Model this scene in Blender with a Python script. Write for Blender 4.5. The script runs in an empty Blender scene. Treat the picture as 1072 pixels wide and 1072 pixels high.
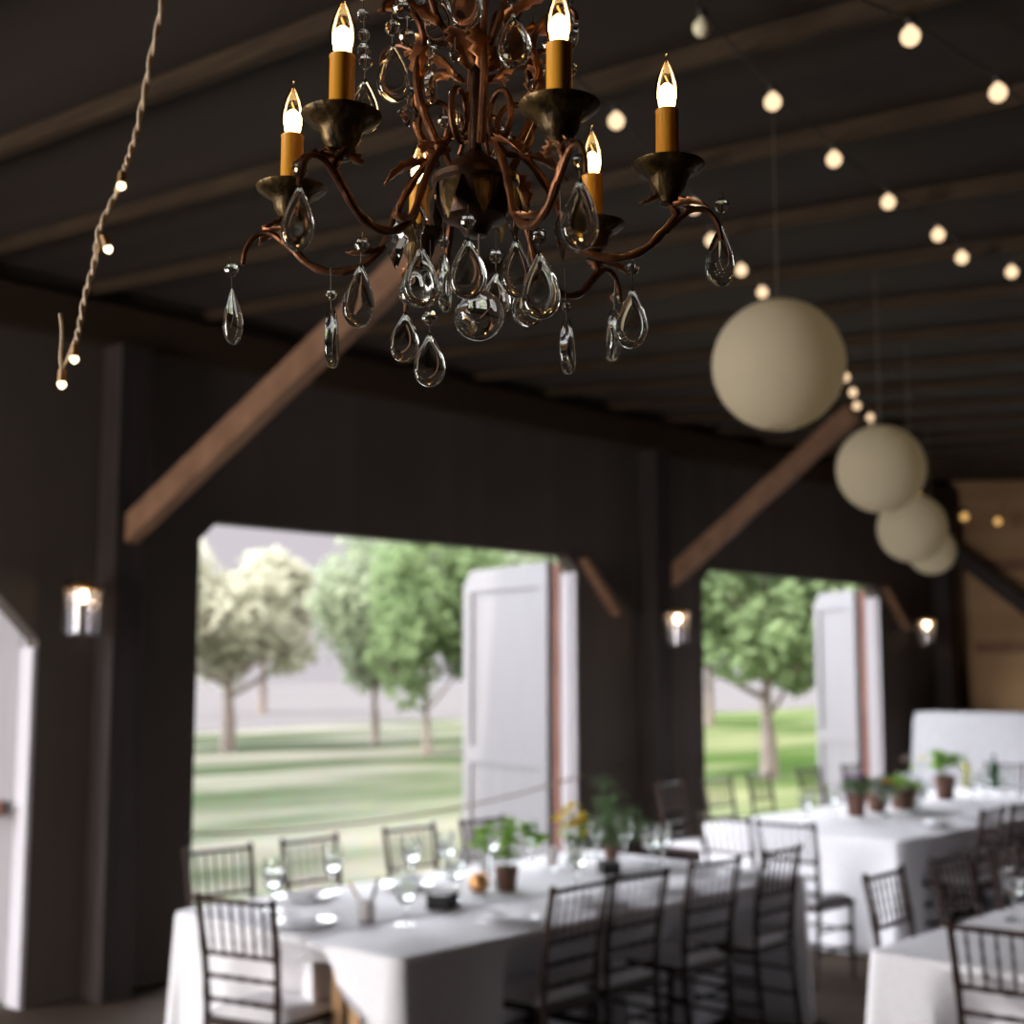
import bpy, math, random
from mathutils import Vector, Matrix, noise
from math import pi, sin, cos, tan, radians, sqrt, atan2
random.seed(7)
S = bpy.context.scene
COL = S.collection
S.view_settings.view_transform = 'Standard'
try: S.view_settings.look = 'None'
except Exception: pass
S.view_settings.gamma = 1.0
S.view_settings.use_curve_mapping = False
S.view_settings.exposure = 0.0
S.cycles.max_bounces = 14
S.cycles.transmission_bounces = 12
S.cycles.transparent_max_bounces = 16
S.cycles.diffuse_bounces = 6
S.cycles.glossy_bounces = 5
S.cycles.sample_clamp_indirect = 6.0
S.cycles.caustics_reflective = False
S.cycles.caustics_refractive = False

# ------------------------------------------------------------------ materials
MATS = {}
def new_mat(name):
    m = bpy.data.materials.new(name); m.use_nodes = True
    nt = m.node_tree; nt.nodes.clear()
    out = nt.nodes.new('ShaderNodeOutputMaterial')
    MATS[name] = m
    return m, nt, out

def pbr(name, col, col2=None, rough=.7, metal=0.0, scale=8.0, stretch=(1, 1, 1), bump=0.0, spec=.5, contrast=.35,
        sss=0.0, trans=0.0, detail=4.0):
    m, nt, out = new_mat(name)
    b = nt.nodes.new('ShaderNodeBsdfPrincipled')
    b.inputs['Roughness'].default_value = rough
    b.inputs['Metallic'].default_value = metal
    b.inputs['Specular IOR Level'].default_value = spec
    b.inputs['Transmission Weight'].default_value = trans
    tc = nt.nodes.new('ShaderNodeTexCoord'); mp = nt.nodes.new('ShaderNodeMapping')
    mp.inputs['Scale'].default_value = stretch
    nt.links.new(tc.outputs['Object'], mp.inputs['Vector'])
    n = nt.nodes.new('ShaderNodeTexNoise'); n.inputs['Scale'].default_value = scale
    n.inputs['Detail'].default_value = detail
    nt.links.new(mp.outputs['Vector'], n.inputs['Vector'])
    r = nt.nodes.new('ShaderNodeValToRGB')
    r.color_ramp.elements[0].position = .5 - contrast * .5; r.color_ramp.elements[1].position = .5 + contrast * .5
    r.color_ramp.elements[0].color = (*col, 1); r.color_ramp.elements[1].color = (*(col2 or col), 1)
    nt.links.new(n.outputs['Fac'], r.inputs['Fac'])
    nt.links.new(r.outputs['Color'], b.inputs['Base Color'])
    if bump:
        bp = nt.nodes.new('ShaderNodeBump'); bp.inputs['Strength'].default_value = bump
        bp.inputs['Distance'].default_value = .01
        nt.links.new(n.outputs['Fac'], bp.inputs['Height']); nt.links.new(bp.outputs['Normal'], b.inputs['Normal'])
    nt.links.new(b.outputs['BSDF'], out.inputs['Surface'])
    return m

def boards(name, c1, c2, width, axis, rough=.8, gap=.05):
    """planks of the given width laid side by side along one object axis"""
    m, nt, out = new_mat(name)
    b = nt.nodes.new('ShaderNodeBsdfPrincipled'); b.inputs['Roughness'].default_value = rough
    b.inputs['Specular IOR Level'].default_value = .2
    tc = nt.nodes.new('ShaderNodeTexCoord'); sp = nt.nodes.new('ShaderNodeSeparateXYZ')
    nt.links.new(tc.outputs['Object'], sp.inputs[0])
    dv = nt.nodes.new('ShaderNodeMath'); dv.operation = 'DIVIDE'; dv.inputs[1].default_value = width
    nt.links.new(sp.outputs[axis], dv.inputs[0])
    fr = nt.nodes.new('ShaderNodeMath'); fr.operation = 'FRACT'; nt.links.new(dv.outputs[0], fr.inputs[0])
    fl = nt.nodes.new('ShaderNodeMath'); fl.operation = 'FLOOR'; nt.links.new(dv.outputs[0], fl.inputs[0])
    wn = nt.nodes.new('ShaderNodeTexWhiteNoise'); wn.noise_dimensions = '1D'; nt.links.new(fl.outputs[0], wn.inputs['W'])
    gp = nt.nodes.new('ShaderNodeMath'); gp.operation = 'GREATER_THAN'; gp.inputs[1].default_value = gap
    nt.links.new(fr.outputs[0], gp.inputs[0])
    n = nt.nodes.new('ShaderNodeTexNoise'); n.inputs['Scale'].default_value = 3; n.inputs['Detail'].default_value = 6
    nt.links.new(tc.outputs['Object'], n.inputs['Vector'])
    av = nt.nodes.new('ShaderNodeMath'); av.operation = 'ADD'
    nt.links.new(wn.outputs['Value'], av.inputs[0]); nt.links.new(n.outputs['Fac'], av.inputs[1])
    h = nt.nodes.new('ShaderNodeMath'); h.operation = 'MULTIPLY'; h.inputs[1].default_value = .5
    nt.links.new(av.outputs[0], h.inputs[0])
    mx = nt.nodes.new('ShaderNodeMix'); mx.data_type = 'RGBA'
    mx.inputs['A'].default_value = (*c1, 1); mx.inputs['B'].default_value = (*c2, 1)
    nt.links.new(h.outputs[0], mx.inputs['Factor'])
    bp = nt.nodes.new('ShaderNodeBump'); bp.inputs['Strength'].default_value = .6; bp.inputs['Distance'].default_value = .01
    nt.links.new(gp.outputs[0], bp.inputs['Height']); nt.links.new(bp.outputs['Normal'], b.inputs['Normal'])
    nt.links.new(mx.outputs['Result'], b.inputs['Base Color'])
    nt.links.new(b.outputs['BSDF'], out.inputs['Surface'])
    return m

def glass(name, col=(1, 1, 1), ior=1.5, rough=0.0):
    m, nt, out = new_mat(name)
    g = nt.nodes.new('ShaderNodeBsdfGlass'); g.inputs['Color'].default_value = (*col, 1)
    g.inputs['IOR'].default_value = ior; g.inputs['Roughness'].default_value = rough
    nt.links.new(g.outputs[0], out.inputs['Surface'])
    return m

def thin_glass(name, col=(.95, .95, .95), gloss=.08, rough=.02, haze=0.0, hazecol=(.8, .8, .8)):
    m, nt, out = new_mat(name)
    t = nt.nodes.new('ShaderNodeBsdfTransparent'); t.inputs['Color'].default_value = (*col, 1)
    g = nt.nodes.new('ShaderNodeBsdfGlossy'); g.inputs['Roughness'].default_value = rough
    fr = nt.nodes.new('ShaderNodeFresnel'); fr.inputs['IOR'].default_value = 1.5
    ad = nt.nodes.new('ShaderNodeMath'); ad.operation = 'ADD'; ad.inputs[1].default_value = gloss; ad.use_clamp = True
    nt.links.new(fr.outputs[0], ad.inputs[0])
    mx = nt.nodes.new('ShaderNodeMixShader')
    nt.links.new(ad.outputs[0], mx.inputs[0]); nt.links.new(t.outputs[0], mx.inputs[1]); nt.links.new(g.outputs[0], mx.inputs[2])
    last = mx
    if haze:
        d = nt.nodes.new('ShaderNodeBsdfDiffuse'); d.inputs['Color'].default_value = (*hazecol, 1)
        tr = nt.nodes.new('ShaderNodeBsdfTranslucent'); tr.inputs['Color'].default_value = (*hazecol, 1)
        m1 = nt.nodes.new('ShaderNodeMixShader'); nt.links.new(d.outputs[0], m1.inputs[1]); nt.links.new(tr.outputs[0], m1.inputs[2])
        m2 = nt.nodes.new('ShaderNodeMixShader'); m2.inputs[0].default_value = haze
        nt.links.new(mx.outputs[0], m2.inputs[1]); nt.links.new(m1.outputs[0], m2.inputs[2]); last = m2
    nt.links.new(last.outputs[0], out.inputs['Surface'])
    return m

def emit(name, col, s):
    m, nt, out = new_mat(name)
    e = nt.nodes.new('ShaderNodeEmission'); e.inputs['Color'].default_value = (*col, 1); e.inputs['Strength'].default_value = s
    nt.links.new(e.outputs[0], out.inputs['Surface'])
    return m

def leafmat(name, c1, c2, trans=.45):
    m, nt, out = new_mat(name)
    tc = nt.nodes.new('ShaderNodeTexCoord'); n = nt.nodes.new('ShaderNodeTexNoise'); n.inputs['Scale'].default_value = 1.3
    nt.links.new(tc.outputs['Object'], n.inputs['Vector'])
    mx = nt.nodes.new('ShaderNodeMix'); mx.data_type = 'RGBA'
    mx.inputs['A'].default_value = (*c1, 1); mx.inputs['B'].default_value = (*c2, 1)
    nt.links.new(n.outputs['Fac'], mx.inputs['Factor'])
    d = nt.nodes.new('ShaderNodeBsdfDiffuse'); t = nt.nodes.new('ShaderNodeBsdfTranslucent')
    nt.links.new(mx.outputs['Result'], d.inputs['Color']); nt.links.new(mx.outputs['Result'], t.inputs['Color'])
    ms = nt.nodes.new('ShaderNodeMixShader'); ms.inputs[0].default_value = trans
    nt.links.new(d.outputs[0], ms.inputs[1]); nt.links.new(t.outputs[0], ms.inputs[2])
    nt.links.new(ms.outputs[0], out.inputs['Surface'])
    return m

def paper(name, c, trans):
    m = leafmat(name, c, c, trans)
    return m

DARK = boards('dark_boards', (.056, .044, .036), (.078, .061, .05), .16, 'X')
DARKY = boards('end_boards_lamp_tone', (.30, .175, .085), (.42, .26, .14), .19, 'Z')  # end boards coloured lighter and warmer in place of wall-lantern light
ROOF = boards('roof_boards', (.030, .022, .017), (.045, .033, .025), .2, 'X')
FLOOR = pbr('floor_concrete', (.034, .022, .015), (.060, .040, .027), .9, scale=1.5, spec=.1, bump=.1)
JOIST = pbr('joist_wood', (.024, .0135, .0065), (.042, .025, .012), .75, scale=5, stretch=(6, .6, 6), spec=.2)
BRACE = pbr('brace_wood', (.17, .090, .052), (.25, .135, .08), .7, scale=5, stretch=(4, 1, 1), spec=.2)
POST = pbr('post_wood', (.020, .014, .012), (.034, .024, .021), .7, scale=6, stretch=(4, 4, .4), spec=.3)
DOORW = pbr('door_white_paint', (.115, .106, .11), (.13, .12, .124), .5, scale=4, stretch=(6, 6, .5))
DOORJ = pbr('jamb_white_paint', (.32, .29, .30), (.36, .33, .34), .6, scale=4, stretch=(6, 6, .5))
DOORLT = pbr('door_white_for_shade', (.40, .375, .385), (.44, .41, .42), .5, scale=4, stretch=(6, 6, .5))  # door white made lighter to offset the shade on leaf and trim
DOORB = pbr('weathered_red_wood', (.16, .06, .04), (.24, .11, .08), .7, scale=6, stretch=(5, 5, .5))
IRON = pbr('dark_iron', (.02, .015, .013), (.03, .025, .02), .5, .6, 10)
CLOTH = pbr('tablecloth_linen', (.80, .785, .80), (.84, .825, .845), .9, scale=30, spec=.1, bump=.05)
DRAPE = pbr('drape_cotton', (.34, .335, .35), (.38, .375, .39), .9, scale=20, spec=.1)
NAPKIN = pbr('napkin_cotton', (.80, .80, .82), (.86, .86, .88), .9, scale=20, spec=.1)
CHAIR = pbr('mahogany_lacquer', (.026, .014, .012), (.042, .022, .017), .38, spec=.3, scale=12, stretch=(1, 1, .3))
SEAT = pbr('ivory_cushion', (.74, .72, .73), (.80, .78, .79), .85, scale=15, spec=.15)
TABLEW = pbr('plywood_top', (.46, .27, .13), (.56, .34, .17), .55, scale=4, stretch=(1, 6, 1))
METAL = pbr('rusted_bronze', (.06, .026, .013), (.22, .085, .032), .42, .75, scale=60, bump=.25, contrast=.5)
CUP = pbr('aged_gilt_bronze', (.012, .009, .006), (.17, .105, .036), .42, .8, scale=55, stretch=(1, 1, .5), bump=.4, contrast=.4)
STEMM = pbr('dark_bronze', (.03, .016, .010), (.09, .042, .02), .45, .7, scale=50, bump=.2, contrast=.5)
LEAFM = pbr('copper_leaf', (.20, .075, .03), (.42, .17, .06), .42, .75, scale=50, bump=.3, contrast=.5)
SLEEVE = pbr('amber_candle_sleeve', (.78, .33, .02), (.82, .37, .03), .35, scale=15, sss=.2)
CRYSTAL = glass('lead_crystal', (.99, 1, .985), 1.56)
BULBG = thin_glass('bulb_glass', (1, .93, .80), .04, .02)
FILA = emit('candle_filament_glow', (1.0, .62, .26), 24.0)
FILA2 = emit('candle_filament_soft', (1.0, .50, .12), 2.2)
GLOBE = emit('globe_bulb_glow', (1.0, .70, .42), 1.5)
GLOBEF = emit('globe_bulb_far_glow', (1.0, .55, .17), .95)
GLOBEOFF = pbr('unlit_globe_bulb', (.86, .78, .50), (.88, .80, .54), .3)
MINI = emit('mini_bulb_glow', (1.0, .80, .50), 3.0)
SOCKET = pbr('bulb_socket', (.03, .03, .028), (.04, .04, .035), .5)
SOCKETB = pbr('brass_socket', (.42, .24, .10), (.5, .3, .14), .4, .3)
CORD = pbr('beige_cord', (.74, .57, .39), (.82, .65, .46), .7, scale=40)
CORDD = pbr('dark_cord', (.04, .035, .03), (.06, .05, .04), .7, scale=40)
PAPER = paper('lantern_paper', (.88, .79, .60), .6)
WIRE = pbr('thin_wire', (.25, .2, .15), (.3, .25, .2), .4, .8)
GOBLET = glass('clear_glassware', (.99, 1, 1), 1.45)
LAMPG = thin_glass('sconce_glass', (.92, .92, .95), .08, .05, .12, (.80, .80, .88))
LAMPB = emit('sconce_bulb', (1.0, .70, .36), 170.0)
TERRA = pbr('brown_clay', (.10, .045, .028), (.16, .075, .045), .55, scale=14)
COPPER = pbr('copper_pot', (.55, .28, .10), (.68, .36, .15), .35, .8, scale=10)
BLACKC = pbr('black_card', (.010, .009, .009), (.014, .012, .012), .7)
TIN = pbr('zinc_tin', (.45, .42, .40), (.55, .52, .5), .35, .8, scale=20)
STEEL = pbr('steel_cutlery', (.6, .6, .6), (.7, .7, .7), .25, 1.0)
GREEN = leafmat('fresh_green_leaf', (.20, .40, .05), (.38, .58, .12), .45)
FERN = leafmat('grey_green_fern', (.12, .20, .09), (.20, .30, .15), .35)
YELLOW = leafmat('yellow_petals', (.62, .44, .03), (.66, .56, .08), .3)
PURPLE = leafmat('purple_petals', (.10, .03, .14), (.20, .07, .22), .2)
ORANGE = leafmat('orange_petals', (.70, .30, .02), (.75, .38, .03), .2)
STEMG = pbr('green_stem', (.08, .14, .04), (.12, .18, .06), .6)
WATER = glass('drinking_water', (1, 1, 1), 1.33)
WINEG = glass('green_bottle_glass', (.10, .28, .14), 1.5)
WINEY = glass('pale_bottle_glass', (.85, .84, .45), 1.45)
CHINA = pbr('white_china', (.78, .78, .79), (.82, .82, .83), .2)
BARK = pbr('tree_bark', (.13, .10, .085), (.22, .18, .16), .9, scale=6, stretch=(3, 3, .6))
ROPE = pbr('jute_rope', (.22, .17, .11), (.32, .26, .18), .9, scale=80)
CROWN1 = leafmat('haze_pale_foliage', (.40, .40, .31), (.52, .51, .41), .5)  # leaf colour paled to carry glare and lens haze in the first doorway
CROWN2 = leafmat('mid_foliage', (.24, .30, .19), (.37, .40, .29), .45)
CROWN3 = leafmat('deep_foliage', (.125, .185, .085), (.25, .32, .165), .45)

def lawn_material():
    m, nt, out = new_mat('lawn_grass_sun_bands')
    b = nt.nodes.new('ShaderNodeBsdfDiffuse')
    tc = nt.nodes.new('ShaderNodeTexCoord')
    mp = nt.nodes.new('ShaderNodeMapping'); mp.inputs['Rotation'].default_value = (0, 0, radians(47))
    mp.inputs['Scale'].default_value = (.10, .30, 1)
    nt.links.new(tc.outputs['Object'], mp.inputs['Vector'])
    n = nt.nodes.new('ShaderNodeTexNoise'); n.inputs['Scale'].default_value = 1.0; n.inputs['Detail'].default_value = 3  # streaks that paint sun and shade bands into the grass colour
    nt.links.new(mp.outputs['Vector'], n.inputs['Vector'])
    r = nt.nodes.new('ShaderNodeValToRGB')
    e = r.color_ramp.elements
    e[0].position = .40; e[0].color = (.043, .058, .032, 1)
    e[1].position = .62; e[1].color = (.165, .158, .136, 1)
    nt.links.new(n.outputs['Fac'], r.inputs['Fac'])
    n2 = nt.nodes.new('ShaderNodeTexNoise'); n2.inputs['Scale'].default_value = 5; n2.inputs['Detail'].default_value = 8
    nt.links.new(tc.outputs['Object'], n2.inputs['Vector'])
    mx = nt.nodes.new('ShaderNodeMix'); mx.data_type = 'RGBA'; mx.blend_type = 'OVERLAY'; mx.inputs['Factor'].default_value = .3
    r2 = nt.nodes.new('ShaderNodeValToRGB'); e2 = r2.color_ramp.elements
    e2[0].position = .42; e2[0].color = (.045, .085, .016, 1); e2[1].position = .66; e2[1].color = (.16, .175, .075, 1)
    nt.links.new(n.outputs['Fac'], r2.inputs['Fac'])
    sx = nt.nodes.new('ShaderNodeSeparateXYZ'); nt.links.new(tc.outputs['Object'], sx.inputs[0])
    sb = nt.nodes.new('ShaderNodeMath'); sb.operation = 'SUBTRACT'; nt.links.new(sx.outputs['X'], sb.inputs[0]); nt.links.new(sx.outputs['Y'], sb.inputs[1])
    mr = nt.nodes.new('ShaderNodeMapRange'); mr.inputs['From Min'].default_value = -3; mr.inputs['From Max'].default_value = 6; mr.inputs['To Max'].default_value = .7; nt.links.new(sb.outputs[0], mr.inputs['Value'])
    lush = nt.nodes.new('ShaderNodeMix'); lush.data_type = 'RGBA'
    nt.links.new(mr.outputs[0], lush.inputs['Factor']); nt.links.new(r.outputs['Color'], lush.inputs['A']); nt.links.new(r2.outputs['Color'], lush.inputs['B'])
    nt.links.new(lush.outputs['Result'], mx.inputs['A']); nt.links.new(n2.outputs['Color'], mx.inputs['B'])
    nt.links.new(mx.outputs['Result'], b.inputs['Color'])
    nt.links.new(b.outputs[0], out.inputs['Surface'])
    return m
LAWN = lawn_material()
PALEG = pbr('glare_pale_ground', (.108, .101, .104), (.122, .115, .117), .95, scale=.4, spec=0)  # even pale tone painted for overexposed ground

# ------------------------------------------------------------------ mesh helpers
class MB:
    def __init__(s): s.v = []; s.f = []
    def add(s, vs, fs):
        k = len(s.v); s.v += [tuple(v) for v in vs]; s.f += [tuple(i + k for i in f) for f in fs]; return s
    def box(s, x0, x1, y0, y1, z0, z1):
        return s.add([(x0, y0, z0), (x1, y0, z0), (x1, y1, z0), (x0, y1, z0), (x0, y0, z1), (x1, y0, z1), (x1, y1, z1), (x0, y1, z1)],
                     [(3, 2, 1, 0), (4, 5, 6, 7), (0, 1, 5, 4), (1, 2, 6, 5), (2, 3, 7, 6), (3, 0, 4, 7)])
    def beam(s, a, b, w, h, upv=(0, 0, 1)):
        a = Vector(a); b = Vector(b); d = (b - a).normalized(); u = Vector(upv)
        x = d.cross(u).normalized(); y = x.cross(d).normalized()
        vs = [p + x * i * w / 2 + y * j * h / 2 for p in (a, b) for i, j in ((-1, -1), (1, -1), (1, 1), (-1, 1))]
        return s.add(vs, [(3, 2, 1, 0), (4, 5, 6, 7), (0, 1, 5, 4), (1, 2, 6, 5), (2, 3, 7, 6), (3, 0, 4, 7)])
    def prism(s, poly, axis, a, b):
        """extrude a 2D polygon along an axis ('y': poly in x,z; 'x': poly in y,z; 'z': poly in x,y)"""
        def p(u, v, t): return {'y': (u, t, v), 'x': (t, u, v), 'z': (u, v, t)}[axis]
        n = len(poly)
        vs = [p(u, v, a) for u, v in poly] + [p(u, v, b) for u, v in poly]
        return s.add(vs, [tuple(range(n))[::-1], tuple(range(n, 2 * n))] + [(i, (i + 1) % n, n + (i + 1) % n, n + i) for i in range(n)])
    def tube(s, pts, rad, seg=8, cap=True):
        pts = [Vector(p) for p in pts]; n = len(pts)
        rs = rad if isinstance(rad, (list, tuple)) else [rad] * n
        t0 = (pts[1] - pts[0]).normalized()
        ref = Vector((0, 0, 1)) if abs(t0.z) < .9 else Vector((1, 0, 0))
        x = t0.cross(ref).normalized()
        vs = []
        for i, p in enumerate(pts):
            t = (pts[min(i + 1, n - 1)] - pts[max(i - 1, 0)]).normalized()
            x = (x - t * x.dot(t)).normalized(); y = t.cross(x)
            for k in range(seg):
                a = 2 * pi * k / seg; vs.append(p + (x * cos(a) + y * sin(a)) * rs[i])
        fs = []
        for i in range(n - 1):
            for k in range(seg):
                k2 = (k + 1) % seg; fs.append((i * seg + k, i * seg + k2, (i + 1) * seg + k2, (i + 1) * seg + k))
        if cap: fs += [tuple(range(seg))[::-1], tuple((n - 1) * seg + k for k in range(seg))]
        return s.add(vs, fs)
    def lathe(s, prof, seg=24, c=(0, 0, 0), sx=1, sy=1, closed=False):
        vs = []; n = len(prof)
        for r, z in prof:
            for k in range(seg):
                a = 2 * pi * k / seg; vs.append((c[0] + r * cos(a) * sx, c[1] + r * sin(a) * sy, c[2] + z))
        fs = []
        for i in range(n if closed else n - 1):
            j = (i + 1) % n
            for k in range(seg):
                k2 = (k + 1) % seg; fs.append((i * seg + k, i * seg + k2, j * seg + k2, j * seg + k))
        if not closed:
            if prof[0][0] > 1e-6: fs.append(tuple(range(seg))[::-1])
            if prof[-1][0] > 1e-6: fs.append(tuple((n - 1) * seg + k for k in range(seg)))
        return s.add(vs, fs)
    def sphere(s, c, r, seg=16, rings=10, sz=1):
        return s.lathe([(max(1e-5, r * sin(pi * i / rings)), -r * sz * cos(pi * i / rings)) for i in range(rings + 1)], seg, c)
    def grid(s, fn, nu, nv):
        vs = [fn(i / nu, j / nv) for j in range(nv + 1) for i in range(nu + 1)]
        return s.add(vs, [(j * (nu + 1) + i, j * (nu + 1) + i + 1, (j + 1) * (nu + 1) + i + 1, (j + 1) * (nu + 1) + i) for j in range(nv) for i in range(nu)])
    def build(s, name, mat, parent=None, smooth=True, merge=True, loc=None):
        me = bpy.data.meshes.new(name); me.from_pydata(s.v, [], s.f); me.update()
        if merge:
            import bmesh
            bm = bmesh.new(); bm.from_mesh(me); bmesh.ops.remove_doubles(bm, verts=bm.verts, dist=2e-5)
            bmesh.ops.recalc_face_normals(bm, faces=bm.faces); bm.to_mesh(me); bm.free()
        me.materials.append(mat)
        if smooth:
            me.polygons.foreach_set('use_smooth', [True] * len(me.polygons))
            me.set_sharp_from_angle(angle=radians(38))
        o = bpy.data.objects.new(name, me); COL.objects.link(o)
        if parent: o.parent = parent
        if loc: o.location = loc
        return o

def empty(name, label, cat, loc=(0, 0, 0), rz=0, group=None):
    o = bpy.data.objects.new(name, None); COL.objects.link(o)
    o.empty_display_size = .05
    o.location = loc; o.rotation_euler = (0, 0, rz)
    return tag(o, label, cat, group)
def tag(o, label, cat, group=None):
    o['label'] = label; o['category'] = cat
    if group: o['group'] = group
    return o
def struct(o):
    o['kind'] = 'structure'; return o
def copy_tree(o, parent=None):
    c = o.copy(); COL.objects.link(c)
    if parent: c.parent = parent
    for ch in list(o.children): copy_tree(ch, c)
    return c
def place(proto, used, loc, rz, label, group):
    o = proto if not used else copy_tree(proto)
    o.location = loc; o.rotation_euler = (0, 0, rz); o['label'] = label
    if group: o['group'] = group
    return o
def catmull(pts, n=6):
    P = [Vector(p) for p in pts]; out = []
    for i in range(len(P) - 1):
        p0 = P[max(i - 1, 0)]; p1 = P[i]; p2 = P[i + 1]; p3 = P[min(i + 2, len(P) - 1)]
        for k in range(n):
            t = k / n
            out.append(.5 * ((2 * p1) + (p2 - p0) * t + (2 * p0 - 5 * p1 + 4 * p2 - p3) * t * t + (3 * p1 - p0 - 3 * p2 + p3) * t ** 3))
    out.append(P[-1]); return out

# ------------------------------------------------------------------ camera
cam = bpy.data.cameras.new('camera'); co = bpy.data.objects.new('camera', cam); COL.objects.link(co)
AZ = radians(42.8); PT = radians(6.7)
fw = Vector((cos(AZ) * cos(PT), sin(AZ) * cos(PT), sin(PT))); rt = Vector((sin(AZ), -cos(AZ), 0)); up = rt.cross(fw)
M = Matrix((rt, up, -fw)).transposed().to_4x4(); M.translation = (0, 0, 1.8); co.matrix_world = M
cam.sensor_width = 36; cam.lens = 36 * 1430 / 1072
cam.clip_start = .05; cam.clip_end = 500
cam.dof.use_dof = True; cam.dof.focus_distance = 1.40; cam.dof.aperture_fstop = 4.3
S.camera = co

# ------------------------------------------------------------------ world and sun
w = bpy.data.worlds.new('sky'); S.world = w; w.use_nodes = True
nt = w.node_tree; nt.nodes.clear()
out = nt.nodes.new('ShaderNodeOutputWorld'); bg = nt.nodes.new('ShaderNodeBackground')
tc = nt.nodes.new('ShaderNodeTexCoord'); sp = nt.nodes.new('ShaderNodeSeparateXYZ')
nt.links.new(tc.outputs['Generated'], sp.inputs[0])
# haze-white low sky, an added bright band above view to light tables, duller overhead
rp = nt.nodes.new('ShaderNodeValToRGB')
el = rp.color_ramp.elements
el[0].position = .125; el[0].color = (.66, .615, .66, 1)
el[1].position = .18; el[1].color = (23, 23.4, 24.8, 1)
for p_, c_ in ((.42, (20, 20.5, 22, 1)), (.56, (5, 5.2, 5.8, 1)), (.80, (1.3, 1.4, 1.7, 1))):
    e_ = el.new(p_); e_.color = c_
nt.links.new(sp.outputs['Z'], rp.inputs['Fac'])
rp2 = nt.nodes.new('ShaderNodeValToRGB'); el = rp2.color_ramp.elements
el[0].position = .125; el[0].color = (.66, .615, .66, 1); el[1].position = .3; el[1].color = (4.2, 4.1, 4.0, 1)
nt.links.new(sp.outputs['Z'], rp2.inputs['Fac'])
ry_ = nt.nodes.new('ShaderNodeMapRange'); ry_.inputs['From Min'].default_value = -.1; ry_.inputs['From Max'].default_value = .35
ry_.interpolation_type = 'SMOOTHSTEP'
nt.links.new(sp.outputs['Y'], ry_.inputs['Value'])
m1 = nt.nodes.new('ShaderNodeMix'); m1.data_type = 'RGBA'
nt.links.new(ry_.outputs[0], m1.inputs['Factor']); nt.links.new(rp2.outputs['Color'], m1.inputs['A']); nt.links.new(rp.outputs['Color'], m1.inputs['B'])
nt.links.new(m1.outputs['Result'], bg.inputs['Color'])
nt.links.new(bg.outputs[0], out.inputs['Surface'])
sun = bpy.data.lights.new('sun', 'SUN'); sun.energy = 6.0; sun.angle = radians(1.5); sun.color = (1, .95, .86)
so = bpy.data.objects.new('sun', sun); COL.objects.link(so)
so.rotation_euler = Vector((.66, .10, -.75)).to_track_quat('-Z', 'Y').to_euler()

# added fill lamp for lanterns and cloth ends, in an unseen left doorway
dl = bpy.data.lights.new('left_doorway_fill', 'AREA'); dl.shape = 'RECTANGLE'; dl.size = 2.9; dl.size_y = 3.0
dl.energy = 560; dl.color = (1, .95, .93)
do = bpy.data.objects.new('left_doorway_fill', dl); COL.objects.link(do)
do.location = (-4.22, 5.1, 1.6); do.rotation_euler = (0, -pi / 2, 0)
# ------------------------------------------------------------------ setting
W = 7.1            # inside face of the long wall with the barn doors
XE = 15.3          # end wall
def sl(z0, y): return z0 + .082 * y
m = MB()
m.box(-4.2, XE + .15, -5.0, W + .2, -.15, 0)
struct(m.build('floor', FLOOR, smooth=False))
# sloping roof deck
m = MB()
m.prism([(-5.3, sl(3.47, -5.3)), (7.9, sl(3.47, 7.9)), (7.9, sl(3.62, 7.9)), (-5.3, sl(3.62, -5.3))], 'x', -4.3, XE + .3)
struct(m.build('ceiling', ROOF, smooth=False))
k = 0
x = .02
while x < 15.2:
    m = MB(); a = x - .022; b = x + .022
    m.prism([(-4.9, sl(3.40, -4.9)), (W + .5, sl(3.40, W + .5)), (W + .5, sl(3.465, W + .5)), (-4.9, sl(3.465, -4.9))], 'x', a, b)
    struct(m.build('ceiling_joist', JOIST, smooth=False)); x += .8
# long wall: piers and header with clipped corners over the two openings seen
HZ = 2.73
def pier(x0, x1):
    m = MB(); m.box(x0, x1, W, W + .14, 0, HZ); return m
O = [(2.2, 3.80), (4.84, 8.45), (10.19, 13.50)]
m = MB()
edges = [-4.2] + [v for o in O for v in o] + [XE + .15]
for i in range(0, len(edges), 2): m.box(edges[i], edges[i + 1], W, W + .14, 0, HZ)
m.box(-4.2, XE + .15, W, W + .14, HZ, 4.16)
for (x0, x1) in O:
    c = .75 if x0 < 3 else .12
    m.prism([(x0, HZ), (x0, HZ - .12), (x0 + .12, HZ)], 'y', W, W + .14)
    m.prism([(x1, HZ), (x1 - c, HZ), (x1, HZ - c)], 'y', W, W + .14)
struct(m.build('wall_far', DARK, smooth=False))
m = MB(); m.box(XE, XE + .15, -5.0, W, 0, 4.2)
struct(m.build('wall_end', DARKY, smooth=False))
m = MB(); m.box(-4.2, XE, -5.15, -5.0, 0, 3.3)
struct(m.build('wall_near', DARK, smooth=False))
m = MB(); m.box(-4.35, -4.2, -5.15, 3.6, 0, 4.2); m.box(-4.35, -4.2, 6.6, W + .14, 0, 4.2); m.box(-4.35, -4.2, 3.6, 6.6, 3.15, 4.2)
struct(m.build('wall_left', DARK, smooth=False))
for z0, z1 in ((2.02, 2.16), (2.95, 3.09)):
    m = MB(); m.box(XE - .05, XE - .002, -4.9, W - .26, z0, z1); struct(m.build('wall_girt', BRACE, smooth=False))
m = MB(); m.box(-4.2, XE - .01, W - .12, W - .005, 3.70, 3.93)
struct(m.build('top_plate', JOIST, smooth=False))
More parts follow.
